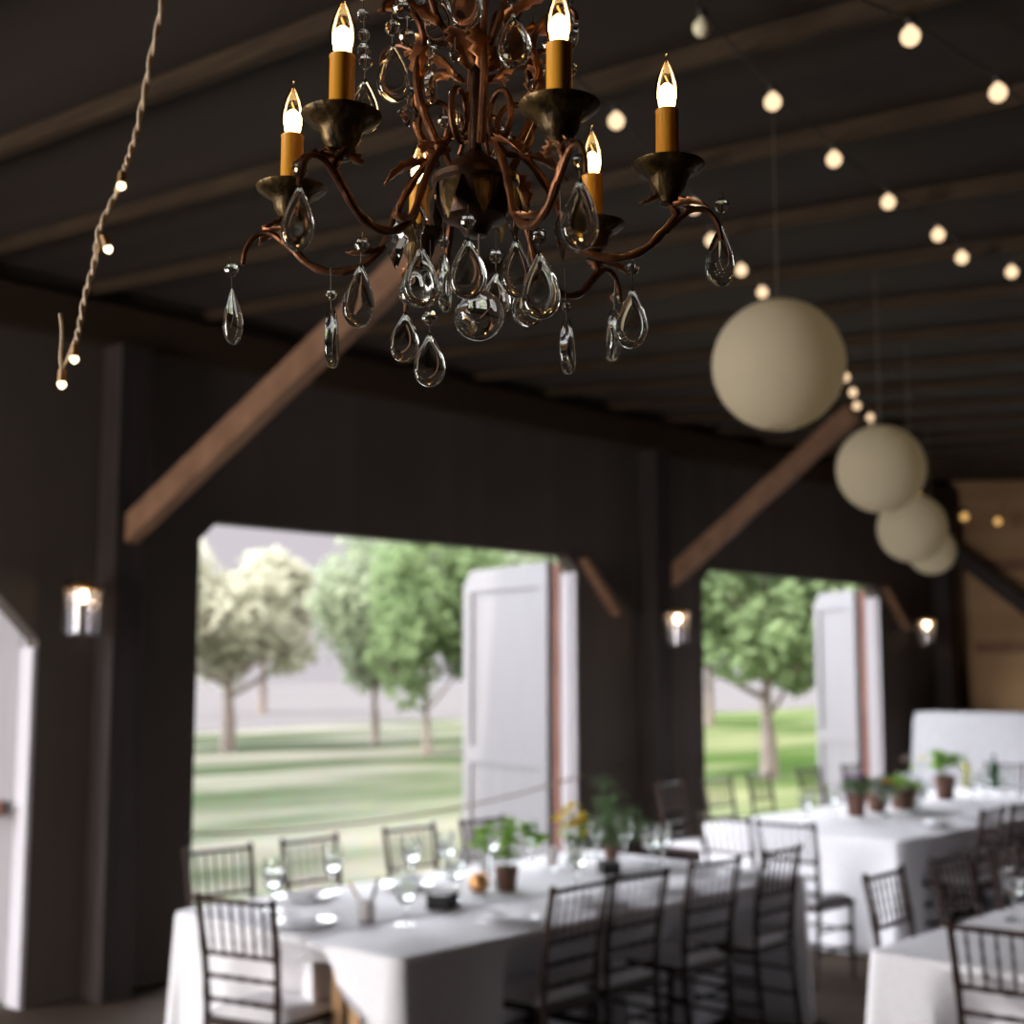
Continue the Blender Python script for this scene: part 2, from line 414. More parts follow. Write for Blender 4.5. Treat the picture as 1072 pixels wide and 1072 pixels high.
# posts, knee braces
for px_ in (4.24, 9.35, 14.85):
    m = MB(); m.box(px_ - .10, px_ + .10, W - .20, W - .005, 0, 3.695); struct(m.build('wall_post', POST, smooth=False))
for bx, yt, zt in ((4.24, 4.38, 3.80), (9.5, 5.16, 3.82)):
    m = MB(); m.beam((bx, W - .15, 2.595), (bx, yt, zt), .085, .15)
    struct(m.build('knee_brace', BRACE, smooth=False))
m = MB(); m.beam((14.85, 6.95, 3.24), (14.85, 4.9, 1.58), .12, .16, (0, .5, 1))
struct(m.build('diagonal_strut', POST, smooth=False))
for (xa, za, xb, zb) in ((8.46, 2.71, 8.88, 2.28), (13.52, 2.72, 13.98, 2.28)):
    m = MB(); m.beam((xa, W - .055, za), (xb, W - .055, zb), .05, .09, (0, 1, 0))
    struct(m.build('corner_brace', BRACE, smooth=False))
# painted jamb boards on the right side of each opening, with a weathered stop
for i, (x0, x1) in enumerate(O[1:]):
    m = MB(); m.box(x1 - .03, x1 - .002, W + .005, W + .16, 0, HZ - .13); m.box(x1 - .05, x1 - .03, W + .06, W + .11, 0, HZ - .14)
    struct(m.build('trim_%d' % (i + 1), DOORJ, smooth=False))
    m = MB(); m.box(x1 - .045, x1 - .002, W + .165, W + .225, 0, HZ - .05)
    struct(m.build('trim_%d' % (i + 3), DOORB, smooth=False))

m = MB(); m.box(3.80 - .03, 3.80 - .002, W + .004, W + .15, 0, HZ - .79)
struct(m.build('trim_5', DOORLT, smooth=False))
def door(name, hinge, tip, label_h=2.70, paint=None):
    paint = paint or DOORW
    """a swung-out barn door leaf: frame, sunk panels, hinges; local x runs from hinge to tip"""
    h = Vector(hinge); t = Vector(tip); L = (t - h).length; ang = atan2(t.y - h.y, t.x - h.x)
    o = MB()
    o.prism([(0, .03), (L, .03), (L, label_h - .10), (L - .10, label_h), (0, label_h)], 'y', -.02, .02)
    ob = struct(o.build(name, paint, smooth=False)); ob.location = (h.x, h.y, 0); ob.rotation_euler = (0, 0, ang)
    for sgn in (1,):
        y0, y1 = (.0205, .042)
        f = MB(); f.box(0.005, .13, y0, y1, .03, label_h - .005); f.box(L - .13, L - .002, y0, y1, .03, label_h - .12)
        f.box(.13, L - .13, y0, y1, .03, .2); f.box(.13, L - .13, y0, y1, 1.02, 1.16); f.box(.13, L - .13, y0, y1, label_h - .2, label_h - .06)
        f.build('rail_frame', paint, ob, smooth=False)
    return ob
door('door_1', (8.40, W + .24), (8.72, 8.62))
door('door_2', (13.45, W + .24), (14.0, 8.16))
d0 = door('door_3', (3.795, W + .175), (2.60, 8.30), paint=DOORLT)
lt = MB(); lt.box(.05, 1.5, .05, .10, 1.02, 1.10); lt.build('door_bar', DOORB, d0, smooth=False)

# ground outside
m = MB()
def ground(u, v):
    X = -60 + 160 * u; Y = W + .25 + 31 * v
    return (X, Y, -.06 + .12 * noise.noise((X * .12, Y * .12, 0)) * min(1, (Y - W) / 6))
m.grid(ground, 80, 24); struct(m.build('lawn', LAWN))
m = MB(); m.grid(lambda u, v: (-120 + 320 * u, W + 31.2 + 150 * v, -.07 + .25 * noise.noise((u * 12, v * 6, 1)) * v), 40, 20)
struct(m.build('far_field', PALEG))
m = MB(); m.box(-60, -4.25, -40, W + .2, -.2, -.06); struct(m.build('gravel_yard', PALEG, smooth=False))

# rope strung across the open doorway
pts = []
for i in range(25):
    t = i / 24; pts.append((4.80 + 3.68 * t, W - .03 + .021 * abs(2 * t - 1) ** 8, .84 + .15 * t - 4 * .10 * t * (1 - t)))
m = MB(); m.tube(pts, .008, 6)
tag(m.build('barrier_rope', ROPE), 'thin jute rope sagging across the larger open barn doorway', 'rope')

# ------------------------------------------------------------------ trees
def tree(label, base, height, crown_z0, rx, ry, trunk_r, mat, leaves, leaf, seed, lean=0, group=None, gaps=.0):
    rnd = random.Random(seed)
    root = empty('leafy_tree', label, 'tree', base, 0, group)
    top = crown_z0 + (height - crown_z0) * .55
    m = MB()
    m.tube(catmull([(0, 0, -.25), (.02, .01, crown_z0 * .5), (lean * .5, .03, crown_z0), (lean, 0, top)], 4),
           [trunk_r * (1.25 - .9 * i / 12) for i in range(13)], 9)
    for k in range(7):
        a = k * 2.4 + rnd.random(); z = crown_z0 * .85 + (top - crown_z0) * k / 8
        m.tube(catmull([(lean * z / top, 0, z), (cos(a) * rx * .3, sin(a) * ry * .3, z + .35), (cos(a) * rx * .7, sin(a) * ry * .7, z + .9)], 3),
               [trunk_r * .45 * (1 - .1 * i) for i in range(7)], 6)
    m.build('trunk', BARK, root)
    cz = (height + crown_z0) / 2; rzv = (height - crown_z0) / 2
    blobs = []
    for k in range(26):
        while True:
            p = Vector((rnd.uniform(-1, 1), rnd.uniform(-1, 1), rnd.uniform(-1, 1)))
            if .2 < p.length < 1: break
        blobs.append((Vector((p.x * rx * .8 + lean, p.y * ry * .8, cz + p.z * rzv * .8)), rnd.uniform(.22, .42)))
    f = MB()
    for i in range(leaves):
        b, s = blobs[i % len(blobs)]
        d = Vector((rnd.gauss(0, 1), rnd.gauss(0, 1), rnd.gauss(0, 1))).normalized() * (rnd.random() ** .4)
        c = b + Vector((d.x * rx * s, d.y * ry * s, d.z * rzv * s))
        n = (d + Vector((rnd.gauss(0, .6), rnd.gauss(0, .6), rnd.gauss(0, .6) + .5))).normalized()
        x = n.orthogonal().normalized(); x.rotate(Matrix.Rotation(rnd.random() * 6.28, 3, n)); y = n.cross(x)
        q = leaf * rnd.uniform(.6, 1.2)
        f.add([c - x * q, c + y * q * .5, c + x * q, c - y * q * .5 - n * q * .15], [(0, 1, 2, 3)])
    f.build('foliage', mat, root, smooth=False, merge=False)
    return root
def gp(px, d):   # ground point at a heading (image column) and distance, worked out once for the layout
    v = Vector((cos(AZ), sin(AZ), 0)) + Vector((sin(AZ), -cos(AZ), 0)) * ((px - 536) / 1440)
    return (v.x * d, v.y * d, -.05)
tree('pale sunlit tree with a thick trunk nearest the left edge of the first doorway', gp(240, 33), 5.3, 1.5, 2.9, 2.4, .17, CROWN1, 5200, .19, 1)
tree('slim green tree left of the swung door, its trunk first of two', gp(393, 36), 6.3, 1.35, 2.4, 2.1, .11, CROWN2, 4600, .18, 2)
tree('darker green tree just left of the white door leaf, second of two slim trunks', gp(447, 31), 6.0, 1.2, 2.0, 1.9, .09, CROWN3, 4600, .17, 3)
tree('broad green tree with grey trunk filling the second doorway', gp(803, 25), 5.6, 1.25, 2.5, 2.2, .15, CROWN3, 6500, .17, 4)
tree('green tree mostly hidden behind the white door leaf of the first doorway', gp(545, 44), 6.6, 2.2, 2.6, 2.6, .15, CROWN2, 2400, .25, 5)
tree('faint pale tree far beyond the slim trunks in the first doorway', gp(275, 62), 6.4, 2.6, 3.2, 3.0, .2, CROWN1, 2200, .34, 6)
tree('distant tree showing past the left edge of the second doorway', gp(742, 48), 6.6, 2.6, 2.6, 2.6, .15, CROWN2, 1800, .3, 8)
tree('distant tree peeking above the door leaf of the second doorway', gp(880, 44), 6.4, 1.6, 2.4, 2.4, .15, CROWN3, 1800, .3, 9)

# ------------------------------------------------------------------ chiavari chairs
def make_chair():
    r = empty('chiavari_chair', 'chair', 'chair')
    def post(s):
        m = MB()
        pts = catmull([(s * .17, -.235, 0), (s * .172, -.20, .25), (s * .175, -.185, .46), (s * .18, -.20, .68), (s * .186, -.243, .92)], 5)
        m.tube(pts, [.0135 + .003 * (1 if i % 4 == 0 else 0) for i in range(len(pts))], 8)
        m.sphere((s * .186, -.243, .925), .016, 8, 6); return m
    for s in (-1, 1): post(s).build('back_post', CHAIR, r)
    for s in (-1, 1):
        m = MB(); pts = [(s * .19, .19 - .01 * i / 10, .45 * i / 10) for i in range(11)]
        m.tube(pts, [.013 + .004 * (1 if i in (3, 6, 9) else 0) for i in range(11)], 8); m.build('front_leg', CHAIR, r)
    m = MB()
    m.prism([(-.18, -.20), (.18, -.20), (.205, .20), (-.205, .20)], 'z', .425, .455); m.build('seat', CHAIR, r, smooth=False)
    m = MB()
    def cush(u, v):
        x = (u - .5) * 2; y = (v - .5) * 2
        e = (1 - abs(x) ** 6) * (1 - abs(y) ** 6)
        return (x * (.185 + .02 * v), -.17 + .36 * v, .457 + .04 * max(0, e) ** .4)
    m.grid(cush, 10, 10)
    m.grid(lambda u, v: ((u - .5) * 2 * (.185 + .02 * v), -.17 + .36 * v, .4565), 10, 10)
    m.build('cushion', SEAT, r)
    def rail(z, y, w, rad, knobs=True):
        m = MB(); pts = [(-w + 2 * w * i / 14, y, z) for i in range(15)]
        m.tube(pts, [rad * (1.35 if knobs and i % 3 == 1 else 1) for i in range(15)], 8); return m
    rail(.912, -.240, .186, .011, False).build('top_rail', CHAIR, r)
    rail(.705, -.206, .180, .009).build('back_rail', CHAIR, r)
    rail(.615, -.192, .178, .009).build('back_rail', CHAIR, r)
    rail(.525, -.187, .176, .009).build('back_rail', CHAIR, r)
    for i in range(6):
        x = -.186 + .372 * (i + 1) / 7
        m = MB(); pts = [(x * (.97 + .03 * k / 8), -.206 - .034 * k / 8, .705 + .207 * k / 8) for k in range(9)]
        m.tube(pts, [.0052 + (.0022 if k in (2, 4, 6) else 0) for k in range(9)], 6); m.build('spindle', CHAIR, r)
    for z in (.16, .28):
        m = MB(); m.tube([(-.19, .185, z), (.19, .185, z)], .009, 6); m.build('stretcher', CHAIR, r)
        for s in (-1, 1):
            m = MB(); m.tube([(s * .188, .185, z + .03), (s * .172, -.205, z + .03)], .009, 6); m.build('stretcher', CHAIR, r)
    return r
proto = make_chair(); nchair = [0]
PUSH = []
def chair(x, y, rz, label, group):
    place(proto, nchair[0] > 0, (x, y, 0), rz, label, group); nchair[0] += 1
    d = Vector((-sin(rz), cos(rz))); PUSH.append((Vector((x, y)) + d * .20, d))
ORD = ['first', 'second', 'third', 'fourth', 'fifth']
for i, x in enumerate((4.46, 4.88, 5.46, 6.02)):
    chair(x, 3.99, radians((2, 0, -2, 3)[i]), 'dark spindle-back chair, %s from left along the near side of the front table' % ORD[i], 'chairs along the near side of the front table')
for i, x in enumerate((4.13, 4.73, 5.44, 6.05)):
    chair(x, 5.60, pi + radians((-3, 2, -1, 2)[i]), 'dark spindle-back chair against the lawn, %s from left across the front table' % ORD[i], 'chairs along the far side of the front table')
chair(3.50, 4.55, radians(-90 + 14), 'dark spindle-back chair with ivory seat at the left head of the front table', None)
for i, x in enumerate((9.00, 9.60, 10.38, 11.2, 12.0)):
    chair(x, (6.36, 6.34, 6.42, 6.42, 6.42)[i], pi + radians((4, -3, 3, 0, 2)[i]), 'dark spindle-back chair, %s from left on the door side of the back table' % ORD[i], 'chairs on the door side of the back table')
for i, x in enumerate((8.70, 9.22, 9.9, 10.6)):
    chair(x, 4.07, radians((2, -2, 0, 2)[i]), 'dark spindle-back chair, %s from left on the near side of the back table' % ORD[i], 'chairs on the near side of the back table')
chair(7.32, 4.38, radians(-88), 'dark spindle-back chair with ivory seat at the near corner of the back table end', None)
chair(7.36, 4.81, radians(-93), 'dark spindle-back chair at the back table end, farther from the camera', None)
chair(12.80, 5.60, radians(90), 'dark spindle-back chair at the far end of the back table before the white drape', None)
for i, x in enumerate((5.66, 6.30, 6.92)):
    chair(x, 2.75, pi + radians((3, -2, 2)[i]), 'dark spindle-back chair facing the right front table, %s from its corner' % ORD[i], 'chairs on the far side of the right front table')
chair(4.93, 2.06, radians(-90 + 4), 'dark spindle-back chair at the head of the right front table, cut by the frame', None)

# ------------------------------------------------------------------ tables and cloths
def table(x0, x1, y0, y1, label, inset=.42, wide=.18):
    r = empty('banquet_table', label, 'table', ((x0 + x1) / 2, (y0 + y1) / 2, 0))
    hx = (x1 - x0) / 2 - .03; hy = (y1 - y0) / 2 - .03
    m = MB(); m.box(-hx, hx, -hy, hy, .71, .735); m.build('tabletop', TABLEW, r, smooth=False)
    for s in (-1, 1):
        for t in (-1, 1):
            w_ = .18 if wide < .5 else (.80 if t > 0 else -.52)
            m = MB(); m.box(s * (hx - inset) - .03, s * (hx - inset) + .03, t * (hy * w_) - .05, t * (hy * w_) + .05, 0, .709); m.build('leg', TABLEW, r, smooth=False)
    return r
def smooth(t): t = max(0, min(1, t)); return t * t * (3 - 2 * t)
def cloth(x0, x1, y0, y1, label, seed, hem=None, quiet=()):
    """a floor-length cloth: flat top, rounded edge, hanging folds, pushed in where chair seats press it"""
    rc = .05; pts = []; st = .03
    def arc(cx, cy, a0):
        for i in range(7):
            a = a0 + pi / 2 * i / 6; pts.append((cx + rc * cos(a), cy + rc * sin(a), cos(a), sin(a), 1))
    def line(ax, ay, bx, by, nx, ny):
        n = max(2, int(math.hypot(bx - ax, by - ay) / st))
        for i in range(1, n): pts.append((ax + (bx - ax) * i / n, ay + (by - ay) * i / n, nx, ny, 0))
    arc(x1 - rc, y1 - rc, 0); line(x1 - rc, y1, x0 + rc, y1, 0, 1)
    arc(x0 + rc, y1 - rc, pi / 2); line(x0, y1 - rc, x0, y0 + rc, -1, 0)
    arc(x0 + rc, y0 + rc, pi); line(x0 + rc, y0, x1 - rc, y0, 0, -1)
    arc(x1 - rc, y0 + rc, 1.5 * pi); line(x1, y0 + rc, x1, y1 - rc, 1, 0)
    n = len(pts); zt = .748; rows = [(.0, -.02), (.004, -.002), (.012, .004), (.03, .008)] + [(.03 + .71 * (i / 12), None) for i in range(1, 13)]
    m = MB(); vs = []
    for drop, off in rows:
        for i, (x, y, nx, ny, corner) in enumerate(pts):
            z = zt - drop; o = off if off is not None else .008
            t = max(0, (drop - .03) / .71)
            if off is None:
                s = i * st
                o += t * (.020 * sin(s * 9 + seed) + .014 * sin(s * 17 + seed * 2.3) + .010 + (.05 * corner))
                p = Vector((x, y)); push = 0
                for f, d in PUSH:
                    if -(Vector((nx, ny)).dot(d)) < .6: continue
                    q = f - p; lat = abs(q.x * d.y - q.y * d.x); dep = q.dot(d)
                    if dep > -.05 and dep < .6 and lat < .36:
                        push = max(push, (dep + .03) * smooth((.36 - lat) / .14) * smooth((zt - z) / .26))
                o -= push
                if (nx, ny) in quiet: o = min(o, .006)
                if hem: z = max(z, hem(x, y, nx, ny))
            vs.append((x + nx * o, y + ny * o, z))
    fs = []
    for r in range(len(rows) - 1):
        for i in range(n):
            j = (i + 1) % n; fs.append((r * n + i, r * n + j, (r + 1) * n + j, (r + 1) * n + i))
    fs.append(tuple(range(n)))
    m.add(vs, fs); o = m.build('tablecloth', CLOTH)
    md = o.modifiers.new('thickness', 'SOLIDIFY'); md.thickness = .002; md.offset = -1
    return tag(o, label, 'tablecloth')
table(3.56, 6.45, 4.44, 5.36, 'plywood folding table under the front white cloth, on the doorway side')
table(3.54, 6.45, 3.86, 4.40, 'plywood folding table under the front white cloth, with its tan leg showing', .12, .74)
table(8.1, 12.4, 4.16, 5.68, 'long table hidden under the white cloth in front of the white drape')
table(4.87, 8.6, 1.30, 2.66, 'table hidden under the white cloth at the lower right')
cloth(3.56, 6.45, 4.43, 5.36, 'white floor-length cloth on the doorway half of the front table', 1.0, quiet=((0, -1),))
def hem1(x, y, nx, ny):
    if nx < -.5 or y > 4.0: return .01 + .50 * smooth((y - 3.93) / .06) + max(0, min(.15, (y - 3.98) * .5))
    return .01
cloth(3.54, 6.45, 3.86, 4.41, 'white cloth on the near half of the front table, its end hem lifted', 2.2, hem1, quiet=((0, 1),))
cloth(8.1, 12.4, 4.16, 5.68, 'white floor-length cloth on the back table set with potted flowers', 3.1)
cloth(4.87, 8.6, 1.30, 2.66, 'white floor-length cloth on the right front table, lower right corner', 4.0)
# draped bar against the end wall
m = MB()
def drape(u, v):
    y = -1.5 + 8.3 * u
    return (13.6 - .03 * sin(y * 7) * v - .05 * v, y - (.0 if u < .98 else 0) + .10 * v * (1 if u > .97 else 0), 1.385 - 1.37 * v)
m.grid(drape, 120, 14)
m.box(13.6, 14.2, -1.5, 6.80, 1.36, 1.387)
m.grid(lambda u, v: (13.6 + .6 * u, 6.80 + .10 * v + .015 * sin(u * 20) * v, 1.385 - 1.37 * v), 14, 14)
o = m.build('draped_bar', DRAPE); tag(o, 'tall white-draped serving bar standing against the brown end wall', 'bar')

# ------------------------------------------------------------------ tableware
ZT = .7495
def make_goblet():
    m = MB()
    K = 1.22
    m.lathe([(r * K, z * K) for r, z in [(.034, 0), (.034, .003), (.012, .006), (.0045, .012), (.004, .06), (.010, .068), (.030, .085), (.039, .115), (.040, .145), (.038, .185),
             (.0362, .185), (.038, .145), (.037, .117), (.028, .089), (.006, .0745), (1e-5, .074)]], 24)
    o = m.build('water_goblet', GOBLET)
    wt = MB(); wt.lathe([(1e-5, .076 * K), (.0068 * K, .0765 * K), (.0276 * K, .0905 * K), (.0362 * K, .1175 * K), (.0372 * K, .14 * K), (1e-5, .14 * K)], 24)
    wt.build('water', WATER, o); return o
def make_tumbler():
    m = MB(); m.lathe([(.030, 0), (.034, .005), (.038, .12), (.0362, .12), (.0325, .012), (1e-5, .010)], 20)
    return m.build('glass_tumbler', GOBLET)
gob = make_goblet(); ng = 0
GL = [((4.02, 4.33), 'goblet nearest the left front corner of the front table'),
      ((4.36, 5.22), 'goblet before the second far-side chair of the front table'),
      ((4.86, 5.20), 'goblet before the third far-side chair of the front table'),
      ((4.60, 4.62), 'goblet beside the larger black card box on the front table'),
      ((5.45, 5.20), 'goblet behind the leafy plant in the brown pot'),
      ((6.22, 5.1), 'goblet beside the grey-green fern on the front table'),
      ((6.10, 4.62), 'goblet in front of the grey-green fern on the front table'),
      ((6.20, 4.62), 'goblet near the right end of the front table'),
      ((6.33, 4.98), 'goblet paired at the right end of the front table, farther back'),
      ((8.62, 5.15), 'goblet at the left end of the back table'),
      ((9.10, 5.22), 'goblet left of the purple flowers on the back table'),
      ((9.42, 4.95), 'goblet between the purple and the yellow potted flowers'),
      ((10.10, 4.98), 'goblet right of the low brown pot on the back table'),
      ((10.36, 5.25), 'goblet between the low and the tall brown pots'),
      ((10.75, 5.50), 'goblet behind the yellow flowers near the white drape'),
      ((11.05, 5.02), 'goblet in front of the tall potted greens on the back table'),
      ((11.35, 5.05), 'goblet right of the tall potted greens'),
      ((11.85, 5.10), 'goblet near the right edge of the photo on the back table'),
      ((3.86, 5.02), 'goblet at the left end of the front table, nearest the doorway corner'),
      ((5.12, 5.22), 'goblet between the third and fourth far-side chairs of the front table'),
      ((5.80, 5.24), 'goblet behind the yellow bouquet on the front table'),
      ((5.28, 4.45), 'goblet right of the leafy plant on the near side of the front table'),
      ((5.86, 2.50), 'goblet on the right front table behind the head chair')]
for (x, y), l in GL:
    o = place(gob, ng > 0, (x, y, ZT), ng * 1.3, 'clear ' + l, 'clear goblets on the tables'); o['category'] = 'glass'; ng += 1
tum = make_tumbler(); ng = 0
for (x, y), l in [((5.15, 4.95), 'clear glass tumbler behind the copper pot on the front table'), ((5.66, 4.95), 'clear glass tumbler left of the yellow bouquet'),
                  ((9.72, 4.86), 'clear glass tumbler before the low brown pot on the back table'), ((11.5, 4.8), 'clear glass tumbler at the near edge of the back table'),
                  ((5.72, 2.30), 'clear glass tumbler on the right front table beside the goblet')]:
    o = place(tum, ng > 0, (x, y, ZT), 0, l, 'clear tumblers on the tables'); o['category'] = 'glass'; ng += 1
# plates with napkins
m = MB(); m.lathe([(1e-5, 0), (.075, .001), (.085, .004), (.132, .014), (.132, .017), (.085, .008), (1e-5, .006)], 28)
plate = m.build('dinner_plate', CHINA)
m = MB()
m.grid(lambda u, v: ((u - .5) * .11, (v - .5) * .22, .012 + .012 * sin(pi * u) + .004 * sin(9 * v)), 8, 12)
m.grid(lambda u, v: ((u - .5) * .11, (v - .5) * .22, .0005), 8, 12)
nap = m.build('folded_napkin', NAPKIN)
SET = [(3.74, 4.66, 'the head place of the front table'), (4.36, 4.05, 'the first near-side place of the front table'), (4.93, 4.03, 'the second near-side place of the front table'),
       (5.46, 4.03, 'the third near-side place of the front table'), (6.10, 4.03, 'the fourth near-side place of the front table'),
       (4.12, 5.15, 'the first far-side place of the front table'), (4.70, 5.06, 'the second far-side place of the front table'),
       (9.0, 4.38, 'the near left place of the back table'), (9.7, 4.40, 'the second near-side place of the back table'), (10.4, 4.42, 'the third near-side place of the back table')]
for i, (x, y, l) in enumerate(SET):
    o = place(plate, i > 0, (x, y, ZT), 0, 'white dinner plate at ' + l, 'white dinner plates'); o['category'] = 'plate'
    o = place(nap, i > 0, (x, y, ZT + .0178), .3 * i, 'white folded napkin on the plate at ' + l, 'white folded napkins'); o['category'] = 'napkin'
# tin cup with cutlery
r = empty('cutlery_tin', 'small zinc tin of cutlery near the left corner of the front table', 'tin', (3.97, 4.52, ZT), 0)
m = MB(); m.lathe([(.030, 0), (.034, .002), (.038, .085), (.036, .085), (.032, .006), (1e-5, .005)], 18); m.build('tin_cup', TIN, r)
for i, (dx, dy) in enumerate(((.09, .03), (-.08, .02), (.02, -.05))):
    t = empty('table_knife', ('steel knife leaning right out of the zinc tin', 'wooden knife leaning left out of the zinc tin', 'steel knife leaning towards the camera in the zinc tin')[i], 'cutlery', (3.97, 4.52, ZT + .012))
    a = Vector((-dx * .12, -dy * .12, 0)); b = Vector((dx, dy, .15)); q = a.lerp(b, .55)
    m = MB(); m.tube([a, q], [.003, .005], 6); m.build('blade', STEEL, t)
    m = MB(); m.tube([q, b], [.006, .007], 6); m.build('handle', TABLEW if i == 1 else BLACKC, t)
# black boxes
for i, (x, y, rz, l) in enumerate([(4.42, 4.52, .4, 'black card box on the front table beside the goblets'), (5.74, 4.62, .9, 'black card box farther right on the front table, by the fern')]):
    r = empty('card_box', l, 'box', (x, y, ZT), rz)
    m = MB(); m.box(-.07, .07, -.05, .05, 0, .05); m.build('box_body', BLACKC, r, smooth=False)
    m = MB(); m.box(-.072, .072, -.052, .052, .0502, .064); m.build('box_lid', BLACKC, r, smooth=False)

def leaf_blade(m, base, d, L, w, droop=.3):
    d = Vector(d).normalized(); sd = d.cross(Vector((0, 0, 1)))
    sd = sd.normalized() if sd.length > .01 else Vector((1, 0, 0))
    base = Vector(base); rows = []
    for i in range(6):
        t = i / 5; c = base + d * L * t - Vector((0, 0, 1)) * droop * L * t * t
        hw = w * sin(pi * min(.98, t * .9 + .06)) * .5
        rows.append((c - sd * hw, c + Vector((0, 0, -.15 * w)), c + sd * hw))
    vs = [v for r in rows for v in r]; fs = []
    for i in range(5):
        for k in range(2): fs.append((i * 3 + k, i * 3 + k + 1, i * 3 + k + 4, i * 3 + k + 3))
    m.add(vs, fs)
def pot(root, r, h, mat, name='pot'):
    m = MB(); m.lathe([(r * .75, 0), (r * .8, .003), (r, h * .85), (r * 1.1, h * .86), (r * 1.1, h), (r * .98, h), (r * .9, h * .85), (r * .85, h * .8), (1e-5, h * .8)], 20)
    m.build(name, mat, root)
def stems(root, pts, z0, rad=.003):
    m = MB()
    for p in pts: m.tube(catmull([(p[0] * .12, p[1] * .12, z0), (p[0] * .5, p[1] * .5, z0 + (p[2] - z0) * .55), p], 4), rad, 5)
    m.build('stems', STEMG, root)
def foliage(root, pts, mat, n, L, wd, seed, name='leaves'):
    rnd = random.Random(seed); m = MB()
    for p in pts:
        for k in range(n):
            a = rnd.random() * 6.28; leaf_blade(m, Vector(p) + Vector((0, 0, rnd.uniform(-.05, .01))), (cos(a), sin(a), rnd.uniform(-.1, .7)), L * rnd.uniform(.7, 1.2), wd, .35)
    m.build(name, mat, root)
def flower(root, p, r, mat):
    m = MB()
    for k in range(9):
        a = k * 2 * pi / 9; leaf_blade(m, p, (cos(a), sin(a), .45), r, r * .55, .3)
    for k in range(6):
        a = k * 2 * pi / 6 + .3; leaf_blade(m, Vector(p) + Vector((0, 0, .004)), (cos(a), sin(a), 1.1), r * .7, r * .5, .1)
    m.build('blossom', mat, root)
# leafy herb in a brown pot, copper pot beside it
r = empty('potted_herb', 'bright green leafy plant in a dark brown pot on the front table', 'plant', (4.97, 4.64, ZT))
pot(r, .058, .115, TERRA)
hp = [(-.09, .05, .30), (.10, -.04, .31), (-.03, -.05, .25), (.04, .05, .27), (.15, -.08, .26), (.0, .0, .20), (-.10, .08, .23), (.02, -.02, .33)]
stems(r, hp, .09); foliage(r, hp, GREEN, 12, .075, .050, 11)
r = empty('copper_pot', 'small round copper pot left of the leafy plant', 'pot', (4.84, 4.70, ZT))
m = MB(); m.lathe([(.022, 0), (.04, .012), (.052, .04), (.045, .068), (.034, .08), (.036, .088), (.032, .088), (.031, .08), (.042, .066), (.048, .04), (.03, .012), (1e-5, .01)], 20); m.build('pot_bowl', COPPER, r)
m = MB(); m.tube(catmull([(.036, 0, .082), (.075, 0, .075), (.075, 0, .04), (.05, 0, .035)], 4), .004, 6); m.build('handle', COPPER, r)
# yellow bouquet in a slim glass vase
r = empty('flower_vase', 'yellow bouquet in a slim dark vase before the white door leaf', 'flowers', (5.86, 4.98, ZT))
m = MB(); m.lathe([(.026, 0), (.03, .004), (.024, .05), (.022, .10), (.034, .15), (.031, .15), (.019, .10), (.021, .05), (1e-5, .01)], 18); m.build('vase', WINEG, r)
fp = [(-.07, .03, .24), (.06, -.02, .25), (0, .04, .27), (.02, -.05, .23), (-.03, -.03, .22), (.10, .02, .22), (0, 0, .31), (.0, .01, .20)]
stems(r, fp, .02)
for i, p in enumerate(fp): flower(r, p, .06, YELLOW)
foliage(r, [(p[0] * .8, p[1] * .8, p[2] - .05) for p in fp], GREEN, 4, .06, .02, 12)
flower(r, (.04, -.06, .17), .03, ORANGE)
# fern arrangement
r = empty('fern_arrangement', 'wispy grey-green fern in a brown cup with one purple bloom, front table', 'plant', (6.06, 4.86, ZT))
pot(r, .04, .09, TERRA)
fp = [(-.10, .06, .26), (.05, .02, .38), (.12, -.05, .30), (-.04, -.03, .32), (0, .08, .25), (.16, -.08, .22), (-.08, .0, .20), (-.02, .04, .46), (.08, .0, .2)]
stems(r, fp, .06, .002); foliage(r, fp, FERN, 14, .09, .013, 13, 'fronds'); foliage(r, [(p[0] * .7, p[1] * .7, p[2] * .75) for p in fp], FERN, 16, .085, .018, 14, 'fronds')
flower(r, (-.17, .13, .22), .03, PURPLE)
# pots on the back table
def potted(x, y, label, R, Hh, fl, n, gmat, seed, spread, height):
    rnd = random.Random(seed); r = empty('potted_flowers', label, 'flowers', (x, y, ZT)); pot(r, R, Hh, TERRA)
    ps = [(rnd.uniform(-1, 1) * spread, rnd.uniform(-1, 1) * spread, Hh + rnd.uniform(.4, 1) * height) for _ in range(n)]
    stems(r, ps, Hh * .8); foliage(r, ps, gmat, 10, .09, .05, seed)
    for i, mt in enumerate(fl): flower(r, (ps[i % n][0], ps[i % n][1], ps[i % n][2] + .02), .07, mt)
potted(9.24, 5.10, 'brown pot of dark greens with a purple bloom, leftmost on the back table', .075, .17, (PURPLE, PURPLE), 7, FERN, 21, .08, .10)
potted(9.62, 5.14, 'brown pot with a yellow bloom, second from left on the back table', .075, .13, (YELLOW, ORANGE), 6, FERN, 22, .08, .14)
potted(9.98, 5.10, 'low brown pot with sparse greens in the middle of the back table', .11, .15, (), 5, GREEN, 23, .12, .10)
potted(10.95, 5.22, 'tall brown pot of green leaves, right of the yellow bloom before the drape', .085, .20, (), 10, GREEN, 24, .09, .20)
r = empty('flower_vase', 'clear vase with one yellow bloom and a dark leaf before the white drape', 'flowers', (10.62, 5.30, ZT))
m = MB(); m.lathe([(.03, 0), (.035, .004), (.03, .16), (.028, .16), (.03, .01), (1e-5, .01)], 18); m.build('vase', GOBLET, r)
